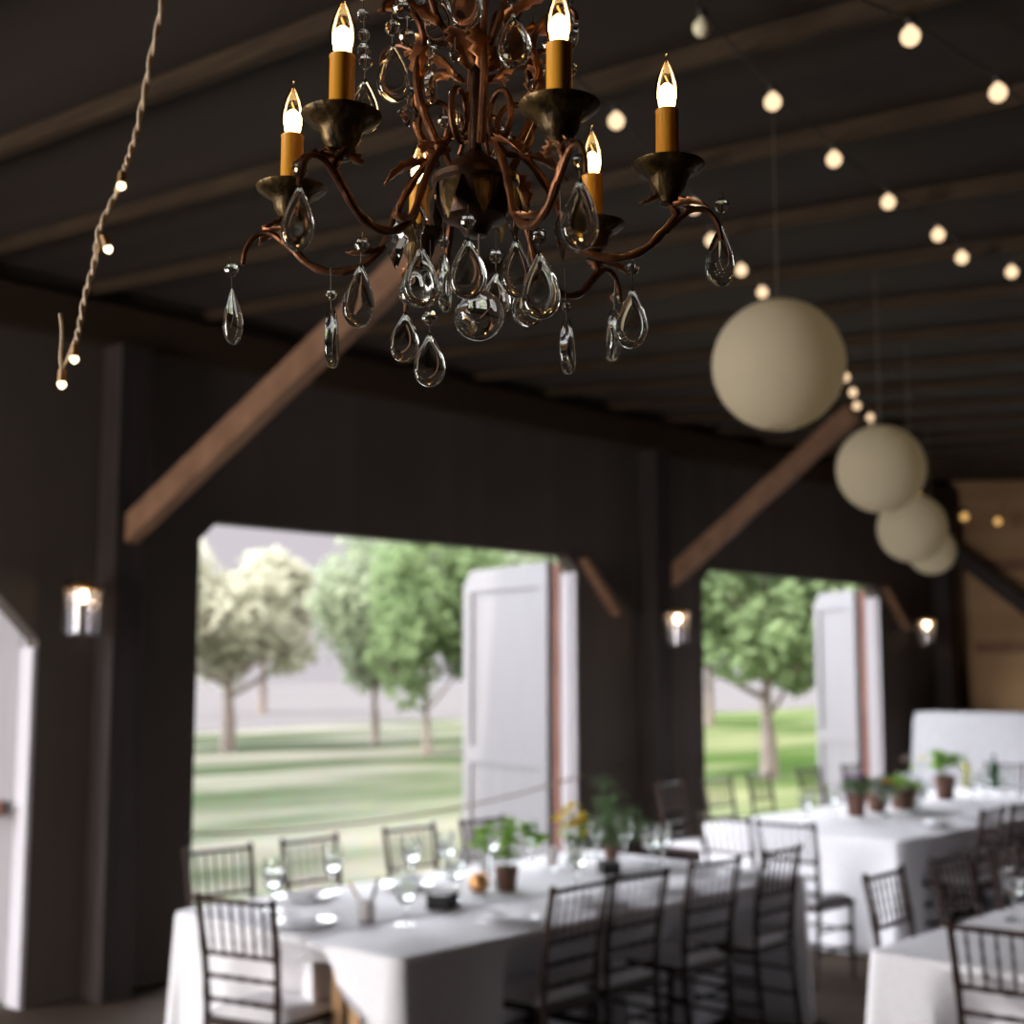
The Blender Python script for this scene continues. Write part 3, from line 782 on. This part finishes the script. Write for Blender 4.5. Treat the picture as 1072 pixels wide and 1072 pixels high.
fp = [(.05, -.03, .34), (-.08, .05, .38), (0, .03, .30)]; stems(r, fp, .02); flower(r, fp[0], .06, YELLOW); foliage(r, fp[1:2], TERRA, 7, .08, .05, 31); foliage(r, fp[2:], GREEN, 6, .07, .03, 32)
def bottle(x, y, label, mat, cap):
    r = empty('wine_bottle', label, 'bottle', (x, y, ZT))
    m = MB(); m.lathe([(1e-5, .0), (.036, .0), (.038, .006), (.038, .19), (.030, .22), (.015, .245), (.014, .30), (.0145, .305), (1e-5, .306)], 20); m.build('bottle_body', mat, r)
    m = MB(); m.lathe([(.0152, .25), (.0155, .308), (1e-5, .31)], 14); m.build('neck_foil', cap, r)
bottle(12.15, 5.58, 'pale yellow wine bottle standing before the white drape', WINEY, TIN)
bottle(12.30, 5.38, 'dark green wine bottle right of the pale one', WINEG, BLACKC)

# ------------------------------------------------------------------ wall sconces
def sconce(x, y, z, label):
    r = empty('wall_lantern', label, 'lamp', (x, y, z))
    m = MB(); m.box(-.05, .05, .075, .095, -.12, .16); m.build('backplate', IRON, r, smooth=False)
    m = MB(); m.tube(catmull([(0, .075, .14), (0, .02, .17), (0, -.03, .15)], 4), .008, 6); m.build('bracket', IRON, r)
    m = MB(); m.lathe([(.105, .095), (.11, .10), (.07, .128), (.03, .14), (1e-5, .145)], 20, (0, -.03, 0)); m.build('cap', COPPER, r)
    m = MB(); m.lathe([(.080, -.14), (.084, -.14), (.088, .094), (.084, .094)], 24, (0, -.03, 0), closed=True); m.build('glass_shade', LAMPG, r)
    m = MB(); m.lathe([(1e-5, -.15), (.09, -.15), (.09, -.141), (1e-5, -.141)], 20, (0, -.03, 0)); m.build('base_ring', IRON, r)
    m = MB(); m.lathe([(1e-5, .044), (.008, .046), (.011, .054), (.010, .062), (.009, .068), (.012, .085), (1e-5, .085)], 14, (0, -.03, 0)); m.build('bulb', LAMPB, r)
    return r
sconce(3.90, W - .26, 2.15, 'wall lantern with milky glass left of the first doorway')
sconce(9.30, W - .34, 2.18, 'wall lantern with milky glass on the dark post between the doorways')
sconce(14.20, W - .16, 2.26, 'wall lantern glowing in the far corner by the end wall')

# ------------------------------------------------------------------ paper lanterns
def lantern(c, R, label, roof):
    r = empty('paper_lantern', label, 'lantern', c)
    prof = []; n = 52
    for i in range(n + 1):
        a = pi * (.07 + .86 * i / n); rr = R * sin(a) * (1 + .009 * (1 if i % 2 else -1)); prof.append((rr, -R * cos(a)))
    m = MB(); vs = []
    m.lathe([(p[0] * .96, p[1] * .985) for p in prof[:1]] + prof + [(p[0] * .96, p[1] * .985) for p in prof[-1:]], 48)
    m.f = [f for f in m.f if len(f) < 40]; m.build('paper_shade', PAPER, r)
    m = MB(); m.tube([(R * .22 * cos(k * pi / 8), R * .22 * sin(k * pi / 8), R * .975) for k in range(17)], .003, 5)
    m.tube([(-R * .22, 0, R * .975), (R * .22, 0, R * .975)], .0025, 5); m.build('wire_ring', WIRE, r)
    m = MB(); m.tube([(0, 0, R * .97), (0, 0, roof - c[2])], .0015, 5); m.build('hanging_wire', WIRE, r)
lantern((3.62, 2.222, 2.75), .205, 'largest white paper lantern, nearest to the chandelier', 3.79)
lantern((5.796, 3.022, 2.743), .205, 'white paper lantern second from the chandelier', 3.85)
lantern((7.563, 3.752, 2.654), .205, 'white paper lantern third from the chandelier, overlapping the smallest', 3.9)
lantern((11.017, 5.295, 2.84), .205, 'smallest white paper lantern, tucked behind the third', 4.03)

# ------------------------------------------------------------------ string lights
def globe(root, p, r, mat, sock=True):
    b = MB(); b.lathe([(1e-5, -r)] + [(r * sin(pi * i / 10), -r * cos(pi * i / 10)) for i in range(1, 9)] + [(r * .40, r * .92), (r * .38, r * 1.10), (1e-5, r * 1.12)], 16)
    o = b.build('globe_bulb', mat, root); o.location = p
    s = MB(); s.lathe([(1e-5, r * 1.165), (r * .48, r * 1.165), (r * .5, r * 1.9), (1e-5, r * 2.0)], 10); s.build('socket', SOCKET, o)
def globe_string(label, pts, r, mats, extra=(), sag=.06):
    root = empty('string_lights', label, 'string lights')
    top = [Vector((p[0], p[1], p[2] + r * 1.9)) for p in extra[:1]] if extra else []
    path = []
    seq = ([extra[0]] if extra else []) + list(pts) + ([extra[1]] if len(extra) > 1 else [])
    for i in range(len(seq) - 1):
        a = Vector(seq[i]) + Vector((0, 0, r * 1.9)); b = Vector(seq[i + 1]) + Vector((0, 0, r * 1.9))
        for k in range(8):
            t = k / 8; path.append(a.lerp(b, t) - Vector((0, 0, sag * (b - a).length * 4 * t * (1 - t) * .2)))
    path.append(Vector(seq[-1]) + Vector((0, 0, r * 1.9)))
    m = MB(); m.tube(path, .0035, 6); m.build('cord', CORDD, root)
    for i, p in enumerate(pts): globe(root, p, r, mats[i] if isinstance(mats, list) else mats)
    return root
A = [(2.954, 2.029, 3.50), (3.530, 2.166, 3.515), (4.107, 2.281, 3.525), (4.653, 2.360, 3.53), (5.158, 2.401, 3.535), (5.540, 2.475, 3.54)]
A = [(p[0] * .975, p[1] * .975, 1.8 + (q - 1.8) * .975) for p, q in zip(A, (3.546, 3.558, 3.567, 3.574, 3.577, 3.583))]
globe_string('string of globe bulbs crossing the upper right, first bulb unlit', A, .026, [GLOBEOFF] + [GLOBE] * 5, ((2.3, 1.72, 3.47), (5.9, 2.47, 3.52)))
B = [(p[0] * .975, p[1] * .975, 1.8 + (p[2] - 1.8) * .975) for p in ((3.319, 1.603, 3.511), (3.829, 1.579, 3.509), (5.874, 2.396, 3.577))]
globe_string('string of globe bulbs nearest the upper right corner of the photo', B[:2], .026, GLOBE, ((2.8, 1.6, 3.43), (4.3, 1.55, 3.43)))
globe_string('single globe bulb at the right edge, below the upper string', B[2:], .026, GLOBE, ((5.5, 2.05, 3.50), (6.2, 2.5, 3.53)))
Cc = [(3.352, 2.643, 3.577), (3.817, 2.842, 3.593), (4.269, 2.986, 3.605), (4.709, 3.204, 3.623), (5.200, 3.378, 3.637), (5.617, 3.530, 3.649), (7.918, 4.360, 3.717), (8.487, 4.618, 3.739), (9.045, 4.893, 3.761), (9.606, 5.084, 3.777), (10.150, 5.359, 3.799)]
Cc = [(p[0] * .975, p[1] * .975, 1.8 + (p[2] - 1.8) * .975) for p in Cc]
globe_string('string of globe bulbs running above the row of paper lanterns', Cc, .026, GLOBE, ((2.9, 2.5, 3.52), (11.2, 5.75, 3.70)))
globe_string('pair of orange bulbs hanging between the second and third lanterns', [(11.68, 5.74, 3.44), (11.40, 5.58, 3.37)], .028, GLOBEF, ((11.5, 5.9, 3.75), (11.2, 5.4, 3.70)))
globe_string('two small orange bulbs far off, right of the lanterns', [(13.91, 6.30, 3.45), (14.6, 6.23, 3.45)], .040, GLOBEF, ((13.4, 6.3, 3.65), (15.0, 6.3, 3.65)))
# beige cord with mini bulbs hanging at the upper left
r = empty('string_lights', 'beige cord with tiny lit bulbs dangling at the upper left', 'string lights')
cp = [(0.984, 1.560, 3.47), (0.990, 1.570, 3.1), (0.990, 1.576, 2.782), (0.993, 1.582, 2.729), (0.988, 1.602, 2.637), (0.986, 1.622, 2.557), (0.980, 1.634, 2.511), (0.977, 1.643, 2.490), (0.973, 1.652, 2.462),
      (0.961, 1.671, 2.414), (0.961, 1.682, 2.366), (0.955, 1.693, 2.320), (0.954, 1.705, 2.274), (0.952, 1.711, 2.25)]
fine = catmull(cp, 8)
def wob(off):
    return [p + Vector((.0022 * cos(i * .9 + off), .0022 * sin(i * .9 + off), 0)) for i, p in enumerate(fine)]
m = MB(); m.tube(wob(0), .0026, 6); m.tube(wob(pi), .0026, 6); m.build('cord', CORD, r)
m = MB(); m.tube(catmull([(0.934, 1.722, 2.296), (0.938, 1.722, 2.27), (0.940, 1.727, 2.235), (0.943, 1.726, 2.216)], 5), .0022, 6); m.tube(catmull([(0.954, 1.705, 2.274), (.95, 1.715, 2.25), (0.943, 1.726, 2.218)], 4), .0018, 6); m.build('cord', CORD, r)
for (p, d) in (((0.976, 1.643, 2.485), (-.1, -.1, -1)), ((0.967, 1.667, 2.398), (.3, -.2, -1)), ((0.952, 1.711, 2.247), (0, 0, -1)), ((0.943, 1.726, 2.212), (0, 0, -1))):
    d = Vector(d).normalized(); p = Vector(p)
    m = MB(); m.tube([p + d * -.006, p + d * .010], [.006, .0065], 8); s = m.build('socket', SOCKETB, r)
    m = MB(); m.tube([p + d * (.0105 + .011 * i / 6) for i in range(7)], [.0056, .0066, .007, .0066, .0056, .0038, .0012], 10); m.build('mini_bulb', MINI, s)

# ------------------------------------------------------------------ chandelier
CH = empty('chandelier', 'rusted bronze chandelier with lit candle bulbs and hanging crystal drops', 'chandelier', (.985, .964, 2.324), AZ - pi / 2)
def pol(r, a, z): return (r * sin(a), -r * cos(a), z)      # angle from the viewer's side, clockwise to the right
m = MB(); m.lathe([(.0065, -.02), (.0065, .42), (1e-5, .42)], 14); m.lathe([(.012, .19), (.012, .22)], 14); m.build('stem', STEMM, CH)
m = MB(); m.lathe([(1e-5, -.075), (.012, -.073), (.018, -.062), (.034, -.055), (.040, -.042), (.042, -.022), (.046, -.018), (.046, -.012), (.034, -.008), (.026, .004), (.014, .012), (.0067, .02)], 28); m.build('hub', STEMM, CH)
m = MB()
for k in range(8):
    a = k * pi / 4 + .2; m.add([pol(.043, a - .28, -.02), pol(.043, a + .28, -.02), pol(.050, a + .18, -.045), pol(.048, a, -.068), pol(.050, a - .18, -.045), pol(.052, a, -.035)],
                               [(0, 1, 5), (1, 2, 5), (2, 3, 5), (3, 4, 5), (4, 0, 5)])
m.build('hub_petals', CUP, CH)
m = MB()
for z in (1.215,):
    m.lathe([(.035, 1.20), (.045, 1.205), (.045, 1.215), (.01, 1.24), (1e-5, 1.24)], 20)
m.build('ceiling_canopy', METAL, CH)
m = MB(); zz = .415; kk = 0
while zz < 1.19:
    L = [(.008 * cos(t) * (1 if kk % 2 else 0), .008 * cos(t) * (0 if kk % 2 else 1), zz + .016 + .016 * sin(t)) for t in [2 * pi * i / 12 for i in range(13)]]
    m.tube(L, .0022, 5, False); zz += .026; kk += 1
m.build('chain', METAL, CH)
def leaf_mesh(m, base, d, nrm, L, wd, curl):
    d = Vector(d).normalized(); n = Vector(nrm); n = (n - d * n.dot(d)).normalized(); s = d.cross(n)
    base = Vector(base); rows = []; N = 9
    for i in range(N + 1):
        t = i / N; a = curl * t
        c = base + d * (L * (sin(a) / curl if curl else t)) + n * (L * (1 - cos(a)) / curl if curl else 0)
        hw = wd * .5 * (sin(pi * (t * .92 + .06)) ** .8) * (1 + .28 * (1 if i % 2 else -1))
        lift = n * hw * .35
        rows += [c - s * hw + lift, c - s * hw * .5, c + n * -.001, c + s * hw * .5, c + s * hw + lift]
    fs = []
    for i in range(N):
        for k in range(4): fs.append((i * 5 + k, i * 5 + k + 1, (i + 1) * 5 + k + 1, (i + 1) * 5 + k))
    m.add(rows, fs)
ANG = [24, 80, 139, 201, 261, 323]
for i, deg in enumerate(ANG):
    a = radians(deg)
    arm = MB()
    prof = [(.038, .030), (.050, .012), (.068, -.012), (.085, -.045), (.098, -.078), (.120, -.098), (.148, -.105), (.176, -.097), (.196, -.078), (.208, -.064), (.204, -.055), (.2, -.045)]
    pts = catmull([pol(r, a, z) for r, z in prof], 4)
    arm.tube(pts, [.0042 + .0006 * sin(j * 1.7) for j in range(len(pts))], 9)
    armo = arm.build('candle_arm', METAL, CH)
    hk = MB(); hp = [(.196, -.080), (.207, -.070), (.222, -.059), (.238, -.060), (.249, -.074), (.2525, -.092)]
    pts = catmull([pol(r, a, z) for r, z in hp], 4)
    hk.tube(pts, [.0038 - .0012 * j / len(pts) for j in range(len(pts))], 8); hk.build('hook', METAL, armo)
    # upper scroll, rising from the hub and curling outward
    sc = MB(); up_ = [(.046, .010), (.060, .035), (.072, .062), (.074, .090), (.066, .118), (.074, .142), (.095, .154), (.112, .148), (.1155, .136)]
    pts = catmull([pol(r, a + radians(-16), z) for r, z in up_], 4)
    sc.tube(pts, [.0046 - .0018 * j / len(pts) for j in range(len(pts))], 8); sc.build('scroll_arm', METAL, CH)
    # inner loop scroll
    lp = MB(); pts = []
    for j in range(22):
        t = j / 21; th = -2.2 + 6.4 * t; rr = .024 * (1 - .25 * t)
        pts.append(pol(.040 + rr * cos(th) * .9, a + radians(14), .045 + rr * 1.25 * sin(th)))
    lp.tube(pts, [.0038 - .0012 * j / 22 for j in range(22)], 8); lp.build('loop_scroll', METAL, CH)
    # second tier scroll
    tp = MB(); up2 = [(.008, .115), (.022, .13), (.040, .16), (.052, .19), (.072, .205), (.088, .195), (.085, .178)]
    pts = catmull([pol(r, a + radians(20), z) for r, z in up2], 4); tp.tube(pts, [.0042 - .0014 * j / len(pts) for j in range(len(pts))], 8); tp.build('scroll_arm', METAL, CH)
    # cup
    cp_ = MB(); px_, py_, _ = pol(.2, a, 0)
    cp_.lathe([(1e-5, -.0032), (.012, -.003), (.028, -.002), (.0355, .0015), (.0378, .002), (.0372, .0002), (.032, -.0045), (.0235, -.009), (.0195, -.014), (.018, -.021), (.014, -.028), (.009, -.033), (.0075, -.037), (.009, -.040), (1e-5, -.042)], 30, (px_, py_, -.012))
    cp_.build('drip_cup', CUP, CH)
    sv = MB(); sv.lathe([(1e-5, -.0145), (.0118, -.0145), (.0126, -.0135), (.0121, -.010), (.0118, .045), (.0124, .0475), (.0112, .0485), (.009, .0485), (1e-5, .048)], 24, (px_, py_, 0))
    svo = sv.build('candle_sleeve', SLEEVE, CH)
    bl = MB(); bz = .0486
    bl.lathe([(.0085, 0), (.0098, .004), (.0118, .013), (.0124, .020), (.0116, .028), (.0090, .037), (.0056, .045), (.0030, .050), (.0017, .053), (.0012, .056), (.0019, .058), (.0012, .060), (1e-5, .0605)], 22, (px_, py_, bz))
    blo = bl.build('candle_bulb', BULBG, svo)
    fl = MB(); fl.lathe([(1e-5, .002), (.0070, .005), (.0098, .013), (.0098, .019), (.0072, .024), (.003, .028), (1e-5, .029)], 18, (px_, py_, bz)); fl.build('filament', FILA, blo)
    f2 = MB(); f2.tube([(px_ + .0012 * sin(t * 5), py_ + .0012 * cos(t * 5), bz + .025 + .012 * t) for t in [k / 8 for k in range(9)]], .0009, 6); f2.build('filament', FILA2, blo)
    # leaves
    for (b0, dd, nn, L, wd, cu) in ((pol(.203, a, -.036), pol(.4, a + .5, -1.1), pol(1, a + .5, 0), .036, .017, 1.2), (pol(.199, a, -.034), pol(-.6, a, -1.0), pol(-1, a, .3), .034, .016, 1.1),
                                    (pol(.205, a, -.055), pol(.9, a - .5, .2), (0, 0, 1), .045, .020, -.9), (pol(.10, a, -.08), pol(.7, a + .3, -.6), (0, 0, 1), .04, .018, 1.0),
                                    (pol(.070, a - .28, .075), pol(.5, a - .3, 1.), pol(-1, a, .3), .060, .024, 1.3), (pol(.02, a + .35, .10), pol(.55, a + .35, 1), pol(1, a + .3, 0), .065, .026, 1.4),
                                    (pol(.05, a, .01), pol(1, a + .2, -.1), (0, 0, 1), .055, .024, -.8), (pol(.04, a + .5, .15), pol(.9, a + .5, .6), (0, 0, 1), .07, .026, -1.0)):
        lm = MB(); leaf_mesh(lm, b0, dd, nn, L, wd, cu); lo = lm.build('acanthus_leaf', LEAFM, CH)
        md = lo.modifiers.new('thickness', 'SOLIDIFY'); md.thickness = .0008
# ---- crystals
def drop_mesh(L, wd, dp, dome=False):
    """almond drop: pointed at the top, full near the bottom, bevelled rim and slightly domed faces"""
    m = MB(); N = 40
    out_ = []
    for i in range(N):
        th = 2 * pi * i / N; tt = th if th <= pi else 2 * pi - th
        hw = sin(tt) * sin(tt / 2) ** 1.05 / 1.52
        out_.append(((hw if th <= pi else -hw), -(.5 - .5 * cos(tt))))
    rings = [(1.0, 0.0), (.985, .30), (.93, .62), (.83, .84), (.64, .95), (.40, .99), (.15, 1.0)]
    if dome: rings = [(cos(q), sin(q)) for q in (0, .2, .42, .66, .9, 1.12, 1.34, 1.48)]
    vs = []; fs = []; cz = -.64
    ringset = [(k, -d) for k, d in rings[::-1]] + rings[1:]
    ringset = [(rings[j][0], -rings[j][1]) for j in range(len(rings) - 1, -1, -1)] + [rings[j] for j in range(1, len(rings))]
    for k, d in ringset:
        for x, z in out_: vs.append((x * k * wd, d * dp / 2, (cz + (z - cz) * k) * L))
    R_ = len(ringset)
    for r_ in range(R_ - 1):
        for i in range(N): fs.append((r_ * N + i, r_ * N + (i + 1) % N, (r_ + 1) * N + (i + 1) % N, (r_ + 1) * N + i))
    fs.append(tuple(range(N))[::-1]); fs.append(tuple((R_ - 1) * N + i for i in range(N)))
    m.add(vs, fs); return m
def kite_mesh(L, wd, dp):
    m = MB(); o = [(0, 0), (.5, -.42), (0, -1), (-.5, -.42)]
    vs = []
    for k, d in ((.60, -.5), (1, -.12), (1, .12), (.60, .5)):
        for x, z in o: vs.append((x * k * wd, d * dp, (-.46 + (z + .46) * k) * L))
    fs = [(3, 2, 1, 0), (12, 13, 14, 15)] + [(r_ * 4 + i, r_ * 4 + (i + 1) % 4, (r_ + 1) * 4 + (i + 1) % 4, (r_ + 1) * 4 + i) for r_ in range(3) for i in range(4)]
    m.add(vs, fs); return m
def bead_mesh(r):
    m = MB(); m.lathe([(1e-5, -r * 1.04), (r * .5, -r * .92), (r * .87, -r * .54), (r * 1.02, -r * .12), (r * 1.02, r * .12), (r * .87, r * .54), (r * .5, r * .92), (1e-5, r * 1.04)], 10); return m
DROPS = [
    ('drop', -0.1515, -0.2000, -0.0903, 0.0616, 0.0290, -0.0779, -0.0663),
    ('drop', -0.2520, -0.0000, -0.1273, 0.0607, 0.0208, -0.109, -0.0947),
    ('drop', -0.1153, -0.0300, -0.1101, 0.0685, 0.0330, -0.0921, -0.0790),
    ('drop_edge', -0.1446, -0.0300, -0.1578, 0.0621, 0.0145, -0.1439, -0.1161),
    ('kite', -0.0795, -0.0300, -0.0672, 0.0510, 0.0300, None, -0.0490),
    ('kite', -0.0555, -0.0600, -0.0545, 0.0462, 0.0191, None, -0.0367),
    ('drop', -0.0502, -0.0900, -0.1123, 0.0618, 0.0353, None, -0.0816),
    ('drop', -0.0600, -0.0300, -0.1111, 0.0447, 0.0330, None, -0.0710),
    ('drop_edge', -0.0286, -0.0750, -0.1152, 0.0596, 0.0122, -0.1036, -0.0793),
    ('drop', -0.0044, -0.1000, -0.1060, 0.0615, 0.0360, -0.0917, -0.0755),
    ('drop', 0.0207, 0.0400, -0.0980, 0.0522, 0.0347, -0.0822, -0.0527),
    ('drop', 0.0419, -0.0200, -0.0808, 0.0643, 0.0333, None, -0.0575),
    ('drop', 0.0649, -0.0900, -0.1170, 0.0694, 0.0380, -0.1027, -0.0719),
    ('drop', 0.0552, 0.0300, -0.1083, 0.0549, 0.0344, None, -0.0561),
    ('drop', -0.0716, -0.0000, -0.1527, 0.0544, 0.0306, None, -0.0814),
    ('drop', -0.0443, -0.0400, -0.1850, 0.0565, 0.0316, -0.1703, -0.0893),
    ('kite', 0.0380, -0.0700, -0.0541, 0.0478, 0.0180, None, -0.0404),
    ('kite', 0.0870, -0.0500, -0.0609, 0.0534, 0.0173, None, -0.0380),
    ('drop', 0.0974, -0.2250, -0.0934, 0.0663, 0.0334, -0.0804, -0.0673),
    ('drop_edge', 0.0983, 0.1000, -0.1344, 0.0636, 0.0159, -0.1203, -0.0767),
    ('drop_edge', 0.1575, 0.1800, -0.1018, 0.0627, 0.0168, -0.0881, -0.0663),
    ('drop', 0.1672, 0.0500, -0.1129, 0.0681, 0.0338, -0.0929, -0.0770),
    ('drop', 0.2512, -0.0300, -0.0700, 0.0660, 0.0312, -0.0509, -0.0357),
    ('drop', -0.0774, -0.1200, 0.0798, 0.0607, 0.0323, 0.0963, 0.1099),
    ('drop', -0.1105, -0.0600, 0.0712, 0.0582, 0.0337, 0.0894, 0.1239),
    ('drop', 0.0390, -0.0800, 0.1321, 0.0600, 0.0363, 0.1482, 0.1644),
    ('drop', -0.0058, -0.0900, 0.1751, 0.0660, 0.0343, None, 0.1892),
    ('drop_edge', -0.0475, -0.0200, 0.1018, 0.0394, 0.0119, 0.1101, 0.1278),
    ('drop', -0.0382, -0.0000, 0.2004, 0.0703, 0.0407, None, 0.2175),
    ('drop_edge', -0.0220, -0.0300, 0.0590, 0.0389, 0.0138, 0.0703, 0.0971),
    ('kite', -0.0700, -0.0200, 0.0623, 0.0268, 0.0238, 0.0747, 0.1018),
    ('drop', -0.0707, 0.0500, 0.2556, 0.0666, 0.0317, None, 0.2779),
    ('drop', 0.0785, 0.0400, 0.1403, 0.0542, 0.0291, 0.1534, 0.1840),
    ('kite', 0.0622, 0.0000, 0.0794, 0.0367, 0.0221, 0.0899, 0.1216),
    ('drop_edge', 0.1012, 0.0300, 0.1899, 0.0489, 0.0155, 0.203, 0.2337),
    ('drop', 0.0214, 0.0500, 0.0470, 0.0538, 0.0228, 0.0578, 0.0904),
]
rnd = random.Random(5)
for i, (kind, x, y, zt, L, wd, zb, zh) in enumerate(DROPS):
    if kind == 'drop':
        full = abs(x + .2520) < .001
        o = (MB().lathe([(max(1e-5, wd * sin(pi * k / 18) * sin(pi * k / 36) / 1.52), -L * (.5 - .5 * cos(pi * k / 18))) for k in range(19)], 24) if full else drop_mesh(L, wd, wd * .46, i % 3 == 1)).build('crystal_drop', CRYSTAL, CH)
        rz = rnd.uniform(-.45, .45)
    elif kind == 'drop_edge':
        o = drop_mesh(L, wd * 2.3, wd * .9).build('crystal_drop', CRYSTAL, CH); rz = pi / 2 + rnd.uniform(-.25, .25)
    else:
        o = kite_mesh(L, wd, wd * .42).build('crystal_kite', CRYSTAL, CH, smooth=False); rz = rnd.uniform(-.6, .6)
    o.location = (x, y, zt); o.rotation_euler = (rnd.uniform(-.06, .06), rnd.uniform(-.05, .05), rz)
    r_ = .0075 if wd > .02 else .0055
    m = MB(); m.tube([(0, 0, -.002), (0, 0, zh - zt)], .0006, 5); m.build('hanging_wire', WIRE, o)
    if zb is not None:
        m = bead_mesh(r_); bo = m.build('crystal_bead', CRYSTAL, o, smooth=False); bo.location = (0, 0, zb - zt)
        bo.rotation_euler = (0, 0, rnd.random())
# chain of beads from the left upper scroll
for (x, y, z, r_) in ((-.1155, -.05, .166, .006), (-.1145, -.05, .143, .0065), (-.113, -.05, .122, .0065), (-.113, -.05, .106, .007),
                      (-.062, -.10, .166, .008), (-.070, -.11, .120, .009), (-.0655, -.09, .100, .009), (-.048, -.03, .112, .006), (.085, -.05, .132, .007), (.098, -.02, .10, .008),
                      (.060, .02, .16, .007), (.035, -.06, .09, .008), (.030, .03, .05, .008), (-.035, .02, .06, .007), (-.02, -.05, .10, .006), (.1, .03, .16, .008)):
    m = bead_mesh(r_); o = m.build('crystal_bead', CRYSTAL, CH, smooth=False); o.location = (x, y, z); o.rotation_euler = (0, 0, rnd.random())
    m = MB(); m.tube([(0, 0, r_ * .9), (0, 0, r_ * .9 + .014)], .0006, 5); m.build('hanging_wire', WIRE, o)
m = MB(); m.sphere((0, 0, 0), .0262, 40, 24); o = m.build('crystal_ball', CRYSTAL, CH); o.location = (.0042, -.02, -.163)
m = MB(); m.lathe([(.0065, .0255), (.008, .030), (.006, .036), (.0075, .044), (1e-5, .046)], 14); m.build('ball_neck', CRYSTAL, o)
m = MB(); m.tube([(0, 0, .044), (0, 0, .085)], .0012, 6); m.build('hanging_wire', WIRE, o)
